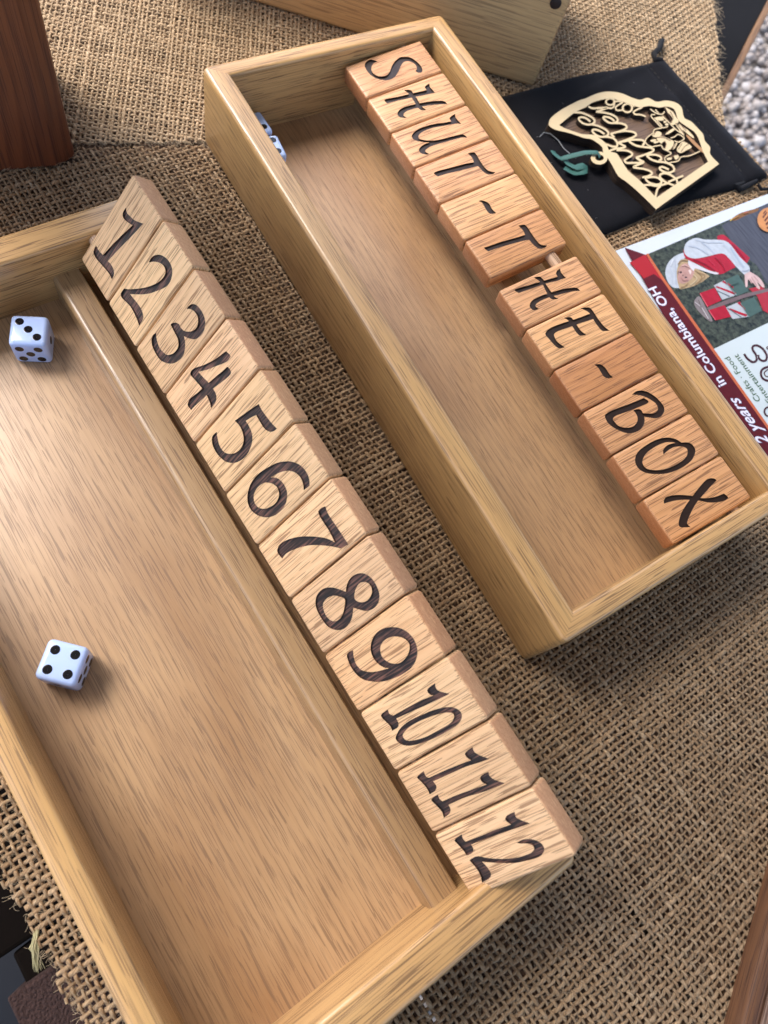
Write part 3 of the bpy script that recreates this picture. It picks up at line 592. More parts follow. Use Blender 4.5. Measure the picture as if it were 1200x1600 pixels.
def make_tile(name, M, w_, l_, t_, key, mat, burn, label, group, tint, part, bev=1.1, depth=0.85):
    """tile with its top face at local z=0; x across, y along; engraving sunk into the top"""
    Mi = np.array(M.inverted()); Mn = np.array(M); P = Mn[:3, 3]/MM; n = Mn[:3, 2]
    gx, gy, gs, pos, neg = G[key]
    def loc(loop, k=4):
        out = []
        for q in spline(loop, k):
            X = unplane((gx+q[0]/gs, gy+q[1]/gs), P, n); Y = Mi[:3, :3] @ (X-P); out.append((Y[0], Y[1]))
        out = np.array(out)
        keep = [0]
        for i in range(1, len(out)):
            if np.linalg.norm(out[i]-out[keep[-1]]) > 0.12: keep.append(i)
        return out[keep]
    pos = [loc(L) for L in pos]; neg = [loc(L) for L in neg]
    def rr(ins, z, wx=0.0):
        hw, hl = w_/2-ins, l_/2-ins; rc = max(1.5-ins, 0.25); o = []
        for cx, cy, a0 in ((hw-rc, hl-rc, 0), (-hw+rc, hl-rc, 90), (-hw+rc, -hl+rc, 180), (hw-rc, -hl+rc, 270)):
            for k in range(4): a = math.radians(a0+30*k); o.append((cx+rc*math.cos(a), cy+rc*math.sin(a), z))
        return o
    top = rr(bev, 0.0)
    V, FA = cdt([np.array(top)[:, :2]]+pos+neg); cen = np.array([V[list(f)].mean(0) for f in FA]); ins = np.zeros(len(FA), bool)
    for L in pos: ins |= inside(L, cen)
    for L in neg: ins &= ~inside(L, cen)
    mb = MB(); mb.add([(x, y, 0.0) for x, y in V], [f for f, k in zip(FA, ins) if not k])
    rs = [rr(bev*(1-math.sin(a)), -bev*(1-math.cos(a))) for a in (0, 0.52, 1.05, 1.571)]
    rs += [rr(0, -t_+bev), rr(bev*0.3, -t_+bev*0.3), rr(bev, -t_)]
    b0 = len(mb.v); mb.rings(rs, True, False); n_ = len(rs[0]); mb.add(rs[-1], [tuple(range(n_-1, -1, -1))])
    o = mb.build(name, mat, None, M, smooth=40)
    tag(o, label, 'tile', group); o.color = (*tint, 1)
    g_ = MB(); kf = [f for f, k in zip(FA, ins) if k]; N = len(V); fs = [tuple(f) for f in kf]; cnt = set()
    for f in kf:
        for a, b in zip(f, f[1:]+f[:1]): cnt.add((a, b))
    for a, b in cnt:
        if (b, a) not in cnt: fs.append((b, a, a+N, b+N))
    used = sorted({i for f in fs for i in f}); mp = {u: i for i, u in enumerate(used)}
    vv = [(x, y, -depth) for x, y in V]+[(x, y, -0.005) for x, y in V]
    g_.add([vv[i] for i in used], [tuple(mp[i] for i in f) for f in fs])
    go = g_.build(part, burn, o); go.matrix_parent_inverse = Matrix.Identity(4)
    return o

NW = 'one two three four five six seven eight nine ten eleven twelve'.split()
AL, ATL, ATT, AP = 0.919, 49.1, 10.3, 26.23
ca_, sa_ = math.cos(AL), math.sin(AL)
for k in range(12):
    jit = [0, .15, -.1, .1, .2, -.1, .05, .1, -.1, .15, .1, 0][k]
    M = TR(18.26+(k+0.5)*AP, 115.85+ca_*(ATL/2+jit), 33.79+sa_*(ATL/2+jit)) @ RX(AL)
    tn = 1+0.07*math.sin(k*2.4); tint = (tn, tn*(0.985+0.02*math.sin(k*1.7)), tn*(0.96+0.05*math.sin(k*3.1)))
    if k == 8: tint = (1.03, 0.95, 0.88)
    make_tile('number_tile', M, AP-0.75, ATL, ATT, str(k+1), M_tile, M_burn, f'pale oak tile engraved with the number {NW[k]}', 'raised number tiles', tint, 'engraved_numeral')
BP = 25.405; bt = math.atan2(42.0-36.65, 128.58-79.46); BTL = math.hypot(128.58-79.46, 42.0-36.65)
keys = ['S', 'H', 'U', 'T', '-', 'T2', 'H2', 'E', '-2', 'B', 'O', 'X']
lab = ['pinkish oak tile engraved S at the end wall of its tray', 'oak letter tile engraved H lying between the S and U tiles', 'oak tile engraved with the letter U',
       'oak letter tile engraved T lying next to the U tile', 'pale striped oak tile engraved with a dash, between two T tiles', 'darker orange oak tile engraved T beside a gap showing the dowel',
       'oak letter tile engraved H beside the E tile', 'pale oak tile engraved with the letter E', 'dark swirling-grain oak tile engraved with a dash next to the B tile',
       'oak tile engraved with the letter B', 'oak tile engraved with the letter O', 'oak tile engraved X in the corner of its tray']
tints = [(1.0, .93, .90), (1.03, 1.02, .98), (1.04, .99, .96), (1.02, .96, .94), (1.12, 1.12, 1.05), (.86, .74, .60), (1.02, .96, .90), (1.10, 1.08, .98), (.80, .64, .50), (.98, .88, .78), (1.02, .93, .84), (1.0, .90, .78)]
for k in range(12):
    x = 11.56+(k+0.5)*BP+(7.4 if k >= 6 else 0)
    M = MBX @ TR(x, (79.46+128.58)/2, (36.65+42.0)/2) @ RX(bt)
    make_tile('letter_tile', M, BP-0.7, BTL, 10.0, keys[k], M_tileB, M_burnB, lab[k], 'lettered tiles lying in a row', tints[k], 'engraved_letter', bev=1.2)

# ------------------------------------------------------------------ dice
def rounded_cube(a, r, n=5):
    bm = bmesh.new(); bmesh.ops.create_cube(bm, size=a); bmesh.ops.bevel(bm, geom=bm.edges[:], offset=r, segments=n, affect='EDGES', profile=0.5)
    return bm
PIP = {1: [(0, 0)], 2: [(-1, -1), (1, 1)], 3: [(-1, -1), (0, 0), (1, 1)], 4: [(-1, -1), (1, 1), (-1, 1), (1, -1)], 5: [(-1, -1), (1, 1), (-1, 1), (1, -1), (0, 0)], 6: [(-1, -1), (-1, 0), (-1, 1), (1, -1), (1, 0), (1, 1)]}
DA = 15.7; bm = rounded_cube(DA*MM, 2.2*MM); me_d = bpy.data.meshes.new('die_body'); bm.to_mesh(me_d); bm.free()
me_d.polygons.foreach_set('use_smooth', [True]*len(me_d.polygons)); me_d.materials.append(M_die)
pb = MB(); rs = []
for rad, z in ((1.85, 0.02), (1.75, 0.06), (1.5, 0.045), (0.9, 0.025), (0.05, 0.02)): rs.append([(rad*math.cos(q), rad*math.sin(q), z) for q in [2*math.pi*k/20 for k in range(20)]])
pb.rings(rs, True, False); tmp = pb.build('pip', M_pip, smooth=60); me_p = tmp.data; bpy.data.objects.remove(tmp)
def die(M, faces, label):
    """faces: dict axis string -> (value, flip)"""
    root = empty('die', M); tag(root, label, 'die', 'white dice in the trays')
    b_ = bpy.data.objects.new('die_body', me_d); C.objects.link(b_); b_.parent = root; b_.location = (0, 0, DA/2*MM)
    ax = {'+z': Matrix.Identity(4), '-z': Matrix.Rotation(math.pi, 4, 'X'), '+x': Matrix.Rotation(math.pi/2, 4, 'Y'), '-x': Matrix.Rotation(-math.pi/2, 4, 'Y'), '+y': Matrix.Rotation(-math.pi/2, 4, 'X'), '-y': Matrix.Rotation(math.pi/2, 4, 'X')}
    for f, (v, fl) in faces.items():
        for (x, y) in PIP[v]:
            if fl: x, y = -y, x
            o = bpy.data.objects.new('pip', me_p); C.objects.link(o); o.parent = root
            o.matrix_local = TR(0, 0, DA/2) @ ax[f] @ TR(x*3.85, y*3.85, DA/2)
def die_from(px4, z, faces, label):
    q = [un(p_, z+DA) for p_ in px4]; cen = sum(q)/4; a = math.atan2((q[1]-q[0])[1], (q[1]-q[0])[0])
    die(TR(cen[0], cen[1], z) @ RZ(a), faces, label)
# corner order: far-left, far-right, near-right, near-left as the photograph shows them
die_from([(17, 492), (76, 495), (70, 537), (12, 535)], A['fl'], {'+z': (3, 1), '-y': (5, 0), '+x': (1, 0), '-x': (6, 0), '+y': (2, 0), '-z': (4, 0)}, 'white die showing a three on top, near the tray corner')
die_from([(76, 996), (139, 1012), (117, 1076), (51, 1055)], A['fl'], {'+z': (4, 0), '+x': (5, 0), '-y': (1, 0), '-x': (2, 0), '+y': (6, 1), '-z': (3, 0)}, 'white die showing a four on top, on the tray floor')
for (ux, top, lb) in ((20.5, 2, 'white die against the tray wall, tucked into the corner'), (37.6, 6, 'white die against the tray wall, second from the corner')):
    q = bw(ux, B['ts']+DA/2+0.6, B['fl']); die(TR(*q) @ RZ(BTH+(0.02 if top == 2 else -0.10)), {'+z': (top, 0), '+y': (3, 0), '-y': (4, 0), '+x': (5, 0), '-x': (2 if top == 6 else 6, 0), '-z': (1, 0)}, lb)

# ------------------------------------------------------------------ plain closed box, post, moulding, dark board
ang = math.atan2(CT[1], CT[0]); MC = TR(CA[0], CA[1], 0) @ RZ(ang)
rc_ = empty('closed_wooden_box', MC); tag(rc_, 'plain closed oak box with a dark round peg near its corner', 'box')
b = MB(); b.box(-60, 193, 0, 100, 0, 68); b.build('case', M_boxc, rc_, bevel=3.5, seg=4, smooth=40)
b = MB(); b.tube([(184.4, 0.6, 55), (184.4, -0.6, 55), (184.4, -1.0, 55)], [3.4, 3.4, 2.6], 16); b.build('peg', M_rubber, rc_, smooth=40)

b = MB(); ch = [(P0-pd*55), P1, P2, P2+pn*60, P0-pd*55+pn*70]
b.rings([[(q[0], q[1], -0.9) for q in ch], [(q[0], q[1], 650) for q in ch]])
cz = sum(ch)/5; po = b.build('wooden_post', M_post, bevel=1.2, seg=2); tag(po, 'reddish brown stained wooden post standing on the burlap', 'post')

q0, q1 = un((1156, 1600), 9), un((1205, 1413), 9); md = (q1-q0)/np.linalg.norm(q1-q0); mn = np.array([md[1], -md[0], 0]); mn = mn if mn[1] > 0 else -mn
ma = math.atan2(md[1], md[0]); prof = [(0, -0.4), (0, 9), (1, 10.5), (3, 11), (6, 10.6), (7, 9.2), (8, 9.0), (9, 10.4), (13, 12.5), (20, 13), (30, 13), (31, 12), (31, -0.4)]
sgn = 1 if (-math.sin(ma)*mn[0]+math.cos(ma)*mn[1]) > 0 else -1
b = MB(); b.rings([[(x, sgn*y, z) for (y, z) in prof] for x in (-60, 20, 110)])
tag(b.build('wooden_moulding', M_mould, None, TR(q0[0], q0[1], 0) @ RZ(ma), smooth=40), 'grooved brown wooden moulding lying on the burlap', 'moulding')

# black board with a worn wooden edge, standing lower beyond the cloth
w0, w1 = un((1127, 166), -60), un((1204, 14), -60); wd_ = (w1-w0)/np.linalg.norm(w1-w0); wn = np.array([-wd_[1], wd_[0], 0])
if wn @ (np.array([-100., 500., 0])-w0) < 0: wn = -wn
wa = math.atan2(wd_[1], wd_[0]); sg = 1 if (-math.sin(wa)*wn[0]+math.cos(wa)*wn[1]) > 0 else -1
rb = empty('black_board', TR(w0[0], w0[1], -74) @ RZ(wa)); tag(rb, 'matt black board with a worn brown wooden edge beyond the burlap', 'board')
b = MB(); b.box(-90, 420, *sorted((sg*6.0, sg*190.0)), 0, 12.5); b.build('panel', plain('matt_black', (0.008, 0.008, 0.010), 0.85, 0.15, 40.0, 0.4), rb, bevel=1, seg=2)
b = MB(); b.box(-90, 420, *sorted((0.0, sg*6.0)), -4, 14); b.build('edge_strip', oak('worn_edge', (0.24, 0.125, 0.05), (0.15, 0.07, 0.03), (0.05, 0.025, 0.012), 'x', 0.5, 200), rb, bevel=1, seg=2)
for (x, y) in ((-70, 30), (-70, 170), (400, 30), (400, 170)):
    b = MB(); b.box(x-12, x+12, *sorted((sg*(y-12), sg*(y+12))), GZ+74, -0.2); b.build('leg', M_plank, rb, bevel=1, seg=1)

# dark blue plastic crate under the table's edge
rcr = empty('blue_crate', TR(150, -330, GZ)); tag(rcr, 'dark blue crate in the shadow below the table edge', 'crate')
M_blue = plain('dark_blue_plastic', (0.002, 0.004, 0.009), 0.7, 0.25, 12.0, 0.5)
for nm, (x0, x1, y0, y1, z0, z1) in (('base', (0, 400, 0, 260, 0, 8)), ('side', (0, 400, 0, 8, 8.1, 300)), ('side', (0, 400, 252, 260, 8.1, 300)), ('end', (0, 8, 8.1, 251.9, 8.1, 300)), ('end', (392, 400, 8.1, 251.9, 8.1, 300)), ('lid', (-6, 406, -6, 266, 300.1, 312))):
    b = MB(); b.box(x0, x1, y0, y1, z0, z1); b.build(nm, M_blue, rcr, bevel=2, seg=2, smooth=40)

# ------------------------------------------------------------------ velvet pouch
Q = [un(p_, 3.0) for p_ in ((772, 147), (1037, 88), (1203, 271), (922, 367))]
nb = 64; Vt, Vb = [], []
for i in range(nb+1):
    for j in range(nb+1):
        s_, t_ = i/nb, j/nb; s2 = s_+0.012*math.sin(t_*9)*(1-abs(2*s_-1)); t2 = t_+0.014*math.sin(s_*8+1)
        q = (Q[0]*(1-s2)+Q[1]*s2)*(1-t2)+(Q[3]*(1-s2)+Q[2]*s2)*t2
        e = min(s_, 1-s_, t_, 1-t_); f = 1-(1-min(e/0.06, 1))**2
        h = 3.2*math.sqrt(max(f, 0))+1.0*math.sin(min(e/0.35, 1)*1.57)
        h += 1.1*max(0, math.sin(s_*9+t_*14+2*math.sin(t_*5)))**3*f+0.35*math.sin(s_*13+t_*5)*f+0.3*math.sin(t_*17-s_*6+1)*f+0.5*f*math.exp(-((t_-0.93)/0.04)**2)*math.sin(s_*9)
        h -= 0.8*math.exp(-((s_-0.86)/0.008)**2)*f                     # stitched hem of the drawstring channel
        h += 0.9*math.exp(-((s_-0.93)/0.03)**2)*f
        Vt.append((q[0], q[1], 0.5+h)); Vb.append((q[0], q[1], 0.25))
N = nb+1; fs = []
for i in range(nb):
    for j in range(nb):
        a = i*N+j; fs.append((a, a+N, a+N+1, a+1)); fs.append((a+N*N, a+1+N*N, a+N+1+N*N, a+N+N*N))
b = MB(); b.add(Vt+Vb, fs)
ring_ = [i*N for i in range(N)]+[nb*N+j for j in range(1, N)]+[i*N+nb for i in range(nb-1, -1, -1)]+[j for j in range(nb-1, 0, -1)]
b.add(Vt+Vb, [(ring_[k], ring_[(k+1) % len(ring_)], ring_[(k+1) % len(ring_)]+N*N, ring_[k]+N*N) for k in range(len(ring_))])
cen = sum(Q)/4; MQ = TR(cen[0], cen[1], 0)
pouch = empty('velvet_pouch', MQ); tag(pouch, 'black velvet drawstring pouch with a wooden ornament lying on it', 'pouch')
IQ = MQ.inverted()
def ppart(mb, name, mat, **k):
    o = mb.build(name, mat, **k); o.parent = pouch; o.matrix_parent_inverse = IQ; return o
ppart(b, 'pouch_body', M_velvet, smooth=70)
b = MB(); b.tube([un(p_, z_) for p_, z_ in (((1034, 94), 3), ((1024, 93), 4), ((1022, 84), 4.5), ((1030, 76), 4), ((1033, 66), 3), ((1036, 62), 2))], [1.6, 1.9, 2.3, 2.0, 2.4, 1.2], 8); ppart(b, 'cord_knot', M_cord, smooth=60)
b = MB(); b.tube([un(p_, z_) for p_, z_ in (((1182, 283), 3), ((1168, 290), 2), ((1156, 296), 1.5), ((1148, 291), 2), ((1162, 286), 2.5))], [1.5, 1.9, 2.2, 1.9, 1.2], 8); ppart(b, 'cord_knot', M_cord, smooth=60)
b = MB(); b.tube([un(p_, z_) for p_, z_ in (((1184, 288), 3), ((1190, 296), 2), ((1200, 295), 1.5), ((1212, 287), 1.0))], 1.1, 8); ppart(b, 'drawstring', M_cord, smooth=60)
b = MB()
for k in range(26):
    t_ = 0.05+k*0.035; q = (Q[0]*0.14+Q[1]*0.86)*(1-t_)+(Q[3]*0.14+Q[2]*0.86)*t_; r_ = (Q[3]*0.14+Q[2]*0.86)-(Q[0]*0.14+Q[1]*0.86); r_ /= np.linalg.norm(r_)
    b.tube([q+r_*-1.0+[0, 0, 1.25], q+[0, 0, 1.5], q+r_*1.0+[0, 0, 1.25]], 0.16, 5)
so_ = ppart(b, 'hem_stitches', plain('grey_stitch', (0.06, 0.055, 0.05), 0.8, 0.3)); so_['kind'] = 'stuff'
# lint specks
b = MB()
for k in range(70):
    q = un((rng.uniform(830, 1180), rng.uniform(120, 345)), 5.0)
    s_ = rng.uniform(0, 1)
    if inside(np.array([x[:2] for x in Q]), q[None, :2])[0]:
        a = rng.uniform(0, 6.28); L_ = rng.uniform(0.3, 1.2); b.tube([q-[0, 0, 0.1], q+[math.cos(a)*L_*0.5, math.sin(a)*L_*0.5, 0.25], q+[math.cos(a)*L_, math.sin(a)*L_+0.2, 0.05]], 0.06, 4)
lo_ = ppart(b, 'lint', plain('lint', (0.45, 0.45, 0.45), 0.9, 0.2)); lo_['kind'] = 'stuff'

# ------------------------------------------------------------------ layered wooden ornament on the pouch
ZO = 10.6
def op(q): X = un((840+q[0]/4, 130+q[1]/4), ZO); return (X[0], X[1])
def oloop(pts, n=4): return np.array([op(q) for q in spline(pts, n)])
def ostroke(pts, wd=15): return np.array([op(q) for q in ribbon(pts, wd)])
outer = [(70,250),(85,215),(150,165),(250,112),(300,95),(370,65),(440,52),(520,62),(590,90),(640,104),(690,92),(745,116),(800,108),(860,120),(900,152),(916,215),(960,240),(1000,280),(1035,320),(1045,360),(1078,400),(1080,445),(1135,505,c),(740,788,c),(640,690),(560,620),(505,580),(470,520),(440,470),(410,430),(400,395),(340,352),(290,342),(200,312),(110,290),(75,268)]
inner = [(135,262,c),(230,185),(300,150),(350,118),(450,96),(520,112),(600,140),(640,150),(700,142),(760,152),(810,146),(855,165),(880,230),(930,270),(985,310),(1015,370),(1030,420),(1066,490,c),(742,716,c),(640,610),(570,550),(535,500),(495,440),(450,425),(425,375),(355,325),(280,318),(180,285)]
orn = empty('wooden_ornament', TR(*un((980, 240), 5.2))); tag(orn, 'layered wooden ornament cut with script lettering and a cart, on black velvet', 'ornament')
IO = orn.matrix_world.inverted()
def opart(mb, name, mat, **k):
    o = mb.build(name, mat, **k); o.parent = orn; o.matrix_parent_inverse = Matrix.Translation(tuple(-x*MM for x in un((980, 240), 5.2))); return o
LO, LI = oloop(outer), oloop(inner)
b = MB(); solid(b, [LO], [], 4.6, 7.4, 0, True, 1); opart(b, 'back_layer', [M_walnut, M_scorch])
tab = np.array([op((385+52*math.cos(a), 468+40*math.sin(a))) for a in np.linspace(0, 6.28, 28)[:-1]]); hole = np.array([op((387+27*math.cos(a), 466+19*math.sin(a))) for a in np.linspace(0, 6.28, 20)[:-1]])
b = MB(); solid(b, [LO, tab], [LI, hole], 7.45, ZO, 0, True, 1); opart(b, 'frame', [M_ply, M_scorch])
def ocrop(ox, oy, k):
    f = lambda q: tuple(un((ox+q[0]/k, oy+q[1]/k), ZO)[:2])
    return (lambda pts, wd: np.array([f(q) for q in ribbon(pts, wd)])), (lambda pts, n=3: np.array([f(q) for q in spline(pts, n)])), f
st1, lp1, f1_ = ocrop(880, 140, 10); st2, lp2, f2_ = ocrop(940, 210, 8.5714); st3, lp3, f3_ = ocrop(1000, 155, 10)
word1 = [st1(q, 31) for q in ([(170,355),(280,360),(400,405),(478,460),(488,508),(440,540),(380,545),(310,525),(255,480),(248,442),(290,430),(360,450),(425,500)], [(440,540),(540,565),(640,610),(700,660),(700,705),(655,732),(580,735),(510,705),(462,660),(462,628),(510,625),(580,650),(645,695)], [(650,735),(740,745),(810,780),(845,840),(835,888),(760,885),(670,850)])]
word1 += [st2(q, 27) for q in ([(60,245),(170,195),(315,172),(270,135),(230,105)], [(60,245),(100,275),(130,298)], [(200,210),(330,215),(400,245),(405,280),(340,320),(310,350),(340,380),(430,380),(560,375),(520,345),(460,310)], [(560,380),(490,405),(430,440),(560,460),(650,490),(675,525),(620,560),(545,575)], [(590,580),(600,610),(640,645),(720,670),(790,660),(800,620),(750,580),(680,570),(600,580)], [(560,680),(650,675),(740,690),(860,660),(900,645)], [(790,690),(750,730),(730,800),(720,860)])]
word2 = [st1(q, 31) for q in ([(395,262),(460,290),(600,285),(690,280),(600,318),(515,345)], [(515,345),(650,360),(760,390),(838,440),(848,490),(790,520),(720,515),(650,470),(628,432),(680,425),(750,450),(800,490)], [(790,520),(900,525),(970,550),(993,590),(950,625),(850,660),(740,690)], [(740,690),(800,745)], [(850,660),(960,645),(1090,660),(1140,700),(1100,740),(1000,780),(860,830)], [(860,830),(920,860),(975,888)])]
word2 += [st2(q, 27) for q in ([(1095,552),(1000,590),(895,636)], [(970,680),(860,640),(790,580),(785,540),(840,520),(920,540),(1000,600),(1018,655)], [(930,510),(870,510),(800,480),(778,447),(820,435),(900,470)], [(920,512),(970,480),(960,430),(900,390),(830,370)], [(830,370),(740,360),(660,330),(610,280),(700,270),(780,290),(800,330),(770,350)], [(460,310),(580,270),(680,230),(695,200),(640,175),(560,168)], [(460,310),(560,380)], [(560,165),(470,150),(400,115),(372,78),(470,70),(550,78),(572,108),(550,150)], [(372,78),(230,105)])]
def oring(f, cx, cy, rx, ry, wd): return [np.array([f((cx+(rx+e)*math.cos(t), cy+(ry+e)*math.sin(t))) for t in np.linspace(0, 6.283, 30)[:-1]]) for e in (wd/2, -wd/2)]
r6, r0 = oring(f1_, 735, 188, 66, 50, 26), oring(f1_, 1005, 285, 74, 66, 28)
digits = [st1(q, 25) for q in ([(795,180),(800,230),(770,285),(690,285)], [(800,185),(870,180),(925,200),(850,245),(818,282),(845,320),(930,318)], [(1085,250),(1165,252),(1235,270),(1140,318),(1100,350),(1130,385),(1210,390),(1290,420)])]
for nm, pos_, neg_, dz in (('script_word', word1, [], .03), ('script_word', word2, [], .05), ('year_numerals', digits, [], .07), ('year_numerals', [r6[0]], [r6[1]], .09), ('year_numerals', [r0[0]], [r0[1]], .11)):
    b = MB(); solid(b, pos_, neg_, 7.46, ZO-dz, 0, True, 1); opart(b, nm, [M_ply, M_scorch])
plates = [[(245,285),(340,270),(375,325),(290,330)], [(365,345),(405,335),(415,360),(385,370)], [(390,385),(430,375),(450,400),(410,410)], [(385,120),(450,150),(520,200),(560,270),(605,330),(590,370),(520,400),(480,370),(510,300),(470,240),(430,200)], [(400,540),(510,455),(545,475),(450,540)], [(555,390),(600,400),(690,530),(660,540)], [(610,380),(720,450),(840,580),(820,600),(700,500),(640,460)],
          [(195,560),(250,500),(320,510),(340,550),(300,585),(220,590)], [(165,640),(230,620),(260,640),(190,665)], [(210,665),(270,650),(295,670),(230,690)], [(260,610),(350,580),(480,630),(530,660),(510,740),(450,800),(390,780),(410,700),(370,660),(330,690)], [(510,780),(545,690),(585,690),(545,760)], [(575,790),(620,710),(680,660),(810,740),(720,800),(630,840)], [(530,880),(580,860),(610,900),(560,945)], [(420,920),(490,910),(500,935),(440,950)]]
b = MB()
for q in plates: solid(b, [lp3(q)], [], 7.47, ZO-0.1, 0, True, 1)
opart(b, 'cart_figure', [M_ply, M_scorch])
b = MB(); W_ = [st3(q, 17) for q in ([(160,150),(240,210),(300,230),(350,232),(385,190)], [(240,160),(290,215)], [(235,240),(185,240),(180,275),(250,350),(345,440),(440,425)], [(225,285),(350,420)], [(350,262),(480,390),(560,470),(690,560)], [(340,450),(230,470),(200,530),(120,590),(85,650),(110,705),(180,740),(220,735),(330,720),(360,770),(450,815),(485,850),(400,900),(390,950),(440,990),(520,980),(600,960),(650,900),(780,880),(940,810)], [(480,605),(540,585),(600,548),(690,605),(640,655),(595,668),(540,650)])]
solid(b, W_, [], 7.48, ZO-0.06, 0, True, 1); opart(b, 'cart_frame', [M_ply, M_scorch])
b = MB()
solid(b, [lp3([(715,555,c),(775,580),(960,760),(1075,893,c),(960,815),(800,665)])], [], 7.49, ZO-0.13, 0, True, 1); opart(b, 'cart_pole', [plain('singed_wood', (0.42, 0.22, 0.10), 0.6, 0.3), M_scorch])
b = MB()
for q in ([(385,115),(440,230),(500,370)], [(470,190),(520,290),(490,350)], [(560,370),(690,540)], [(610,375),(740,470)], [(640,400),(720,490)], [(250,500),(215,560)], [(250,600),(370,600),(480,650)], [(380,650),(410,700),(385,770)], [(560,690),(500,790)], [(640,820),(700,740),(760,700)], [(600,780),(660,690)], [(520,880),(600,860)], [(530,830),(620,870)]): solid(b, [st3(q, 9)], [], ZO-0.12, ZO-0.02)
opart(b, 'engraved_lines', plain('engraved_brown', (0.07, 0.03, 0.018), 0.7, 0.3))
# teal hanging ribbon and its thread
def strip(pts, wd, mat, name, par):
    P = np.array([un(p_, z_) for p_, z_ in pts]); t = np.linspace(0, 1, len(P)); tt = np.linspace(0, 1, 24); P = np.stack([np.interp(tt, t, P[:, i]) for i in range(3)], 1)
    T = np.gradient(P, axis=0); T /= np.linalg.norm(T, axis=1)[:, None]; N_ = np.cross(T, [0, 0.2, 1.0]); N_ /= np.linalg.norm(N_, axis=1)[:, None]
    rows = [[p_+n_*wd/2, p_+n_*wd/4+np.array([0, 0, .3]), p_-n_*wd/4+np.array([0, 0, .3]), p_-n_*wd/2, p_-n_*wd/4+np.array([0, 0, .05]), p_+n_*wd/4+np.array([0, 0, .05])] for p_, n_ in zip(P, N_)]
    m_ = MB(); m_.rings(rows); return opart(m_, name, mat, smooth=60)
strip([((938, 246), 10.4), ((934, 238), 12.2), ((915, 238), 11), ((895, 243), 9), ((876, 248), 7), ((866, 240), 6.5), ((864, 236), 6)], 3.6, M_teal, 'ribbon', orn)
strip([((880, 246), 6.5), ((888, 256), 6.5), ((900, 262), 7.5), ((914, 258), 8), ((913, 268), 7), ((896, 270), 6.2), ((882, 262), 6)], 4.6, M_teal, 'ribbon', orn)
b = MB(); b.tube([un(p_, z_) for p_, z_ in (((843, 214), 6), ((850, 207), 6.5), ((860, 209), 7), ((872, 219), 7), ((881, 232), 7.2), ((890, 240), 7.6))], 0.22, 6); opart(b, 'thread', M_line, smooth=60)

# ------------------------------------------------------------------ printed flyer
ZF = 0.55
f0, f1 = un((975, 387), ZF), un((1200, 303), ZF); fe1 = (f1-f0)/np.linalg.norm(f1-f0); fe2 = np.array([fe1[1], -fe1[0], 0])
fly = empty('printed_flyer', TR(f0[0], f0[1], 0)); tag(fly, 'glossy printed flyer with a woman and gift parcels beside the game box', 'flyer')
IF = TR(f0[0], f0[1], 0).inverted()
def paper(nm, col, rough=0.22): return plain(nm, col, rough, 0.5, 260.0 if 'printed' in nm else 300.0, 0.42 if 'printed' in nm and 'panel' not in nm else 0.04)
def fpart(mb, name, mat):
    o = mb.build(name, mat); o.parent = fly; o.matrix_parent_inverse = IF; return o
def fq(a, b_, z): q = f0+fe1*a+fe2*b_; return (q[0], q[1], z)
b = MB(); cs = [(-20, 0), (150, 0), (150, 205), (-20, 205)]
b.rings([[fq(x, y, 0.15) for x, y in cs], [fq(x, y, ZF) for x, y in cs]]); fpart(b, 'sheet', paper('flyer_paper', (0.56, 0.62, 0.69)))
lev = [0]
def fpoly(name, pts, col, k=3.81, ox=960, oy=300, n=3, mat=None):
    lev[0] += 1; z1 = ZF+0.012*lev[0]; L = np.array([un((ox+q[0]/k, oy+q[1]/k), z1)[:2] for q in (spline(pts, n) if n else pts)]); m_ = MB()
    V, FA = cdt([L]); cen_ = np.array([V[list(f)].mean(0) for f in FA]); ins = inside(L, cen_); m_.add([(x, y, z1) for x, y in V], [f for f, i_ in zip(FA, ins) if i_])
    return fpart(m_, name, mat or paper('ink_'+name, col))
kf = NT('printed_foliage'); tcf = kf.n('TexCoord'); nf = kf.ramp(kf.noise(tcf.outputs['Object'], 330.0, 6.0, 0.65), [(0.38, 0.0), (0.68, 1.0)]); nf2 = kf.noise(tcf.outputs['Object'], 60.0, 2.0)
kf.l(kf.mix(kf.math('MULTIPLY', nf2, 0.5), kf.mix(nf, (0.006, 0.011, 0.012), (0.10, 0.12, 0.09)), (0.03, 0.042, 0.045)), kf.b.inputs['Base Color']); kf.b.inputs['Roughness'].default_value = 0.25
ksk = NT('printed_skirt'); tck = ksk.n('TexCoord'); mpk = ksk.n('Mapping'); mpk.inputs['Rotation'].default_value = (0, 0, 0.5); mpk.inputs['Scale'].default_value = (60, 900, 1); ksk.l(tck.outputs['Object'], mpk.inputs[0])
ksk.l(ksk.mix(ksk.noise(mpk.outputs[0], 1.0, 3.0), (0.018, 0.02, 0.03), (0.10, 0.105, 0.135)), ksk.b.inputs['Base Color']); ksk.b.inputs['Roughness'].default_value = 0.25
fpoly('printed_photo', [(188,374),(1250,-75),(1250,620),(580,940)], None, n=0, mat=kf.m)
fpoly('printed_skirt', [(640,200,c),(760,135),(1250,-70,c),(1250,640,c),(900,540,c),(850,440),(800,400),(700,300)], None, mat=ksk.m)
fpoly('printed_leaves', [(690,165,c),(740,130),(800,110),(860,95,c),(850,115),(780,140),(720,170)], (0.22, 0.10, 0.03))
RED = (0.42, 0.016, 0.04); WHT = (0.52, 0.58, 0.66); SKN = (0.50, 0.30, 0.27); BLD = (0.46, 0.34, 0.20); GRN = (0.07, 0.13, 0.12)
fpoly('printed_cape', [(612,262,c),(650,254),(700,296),(760,350),(806,392,c),(788,425,c),(740,390),(690,320),(620,290)], RED)
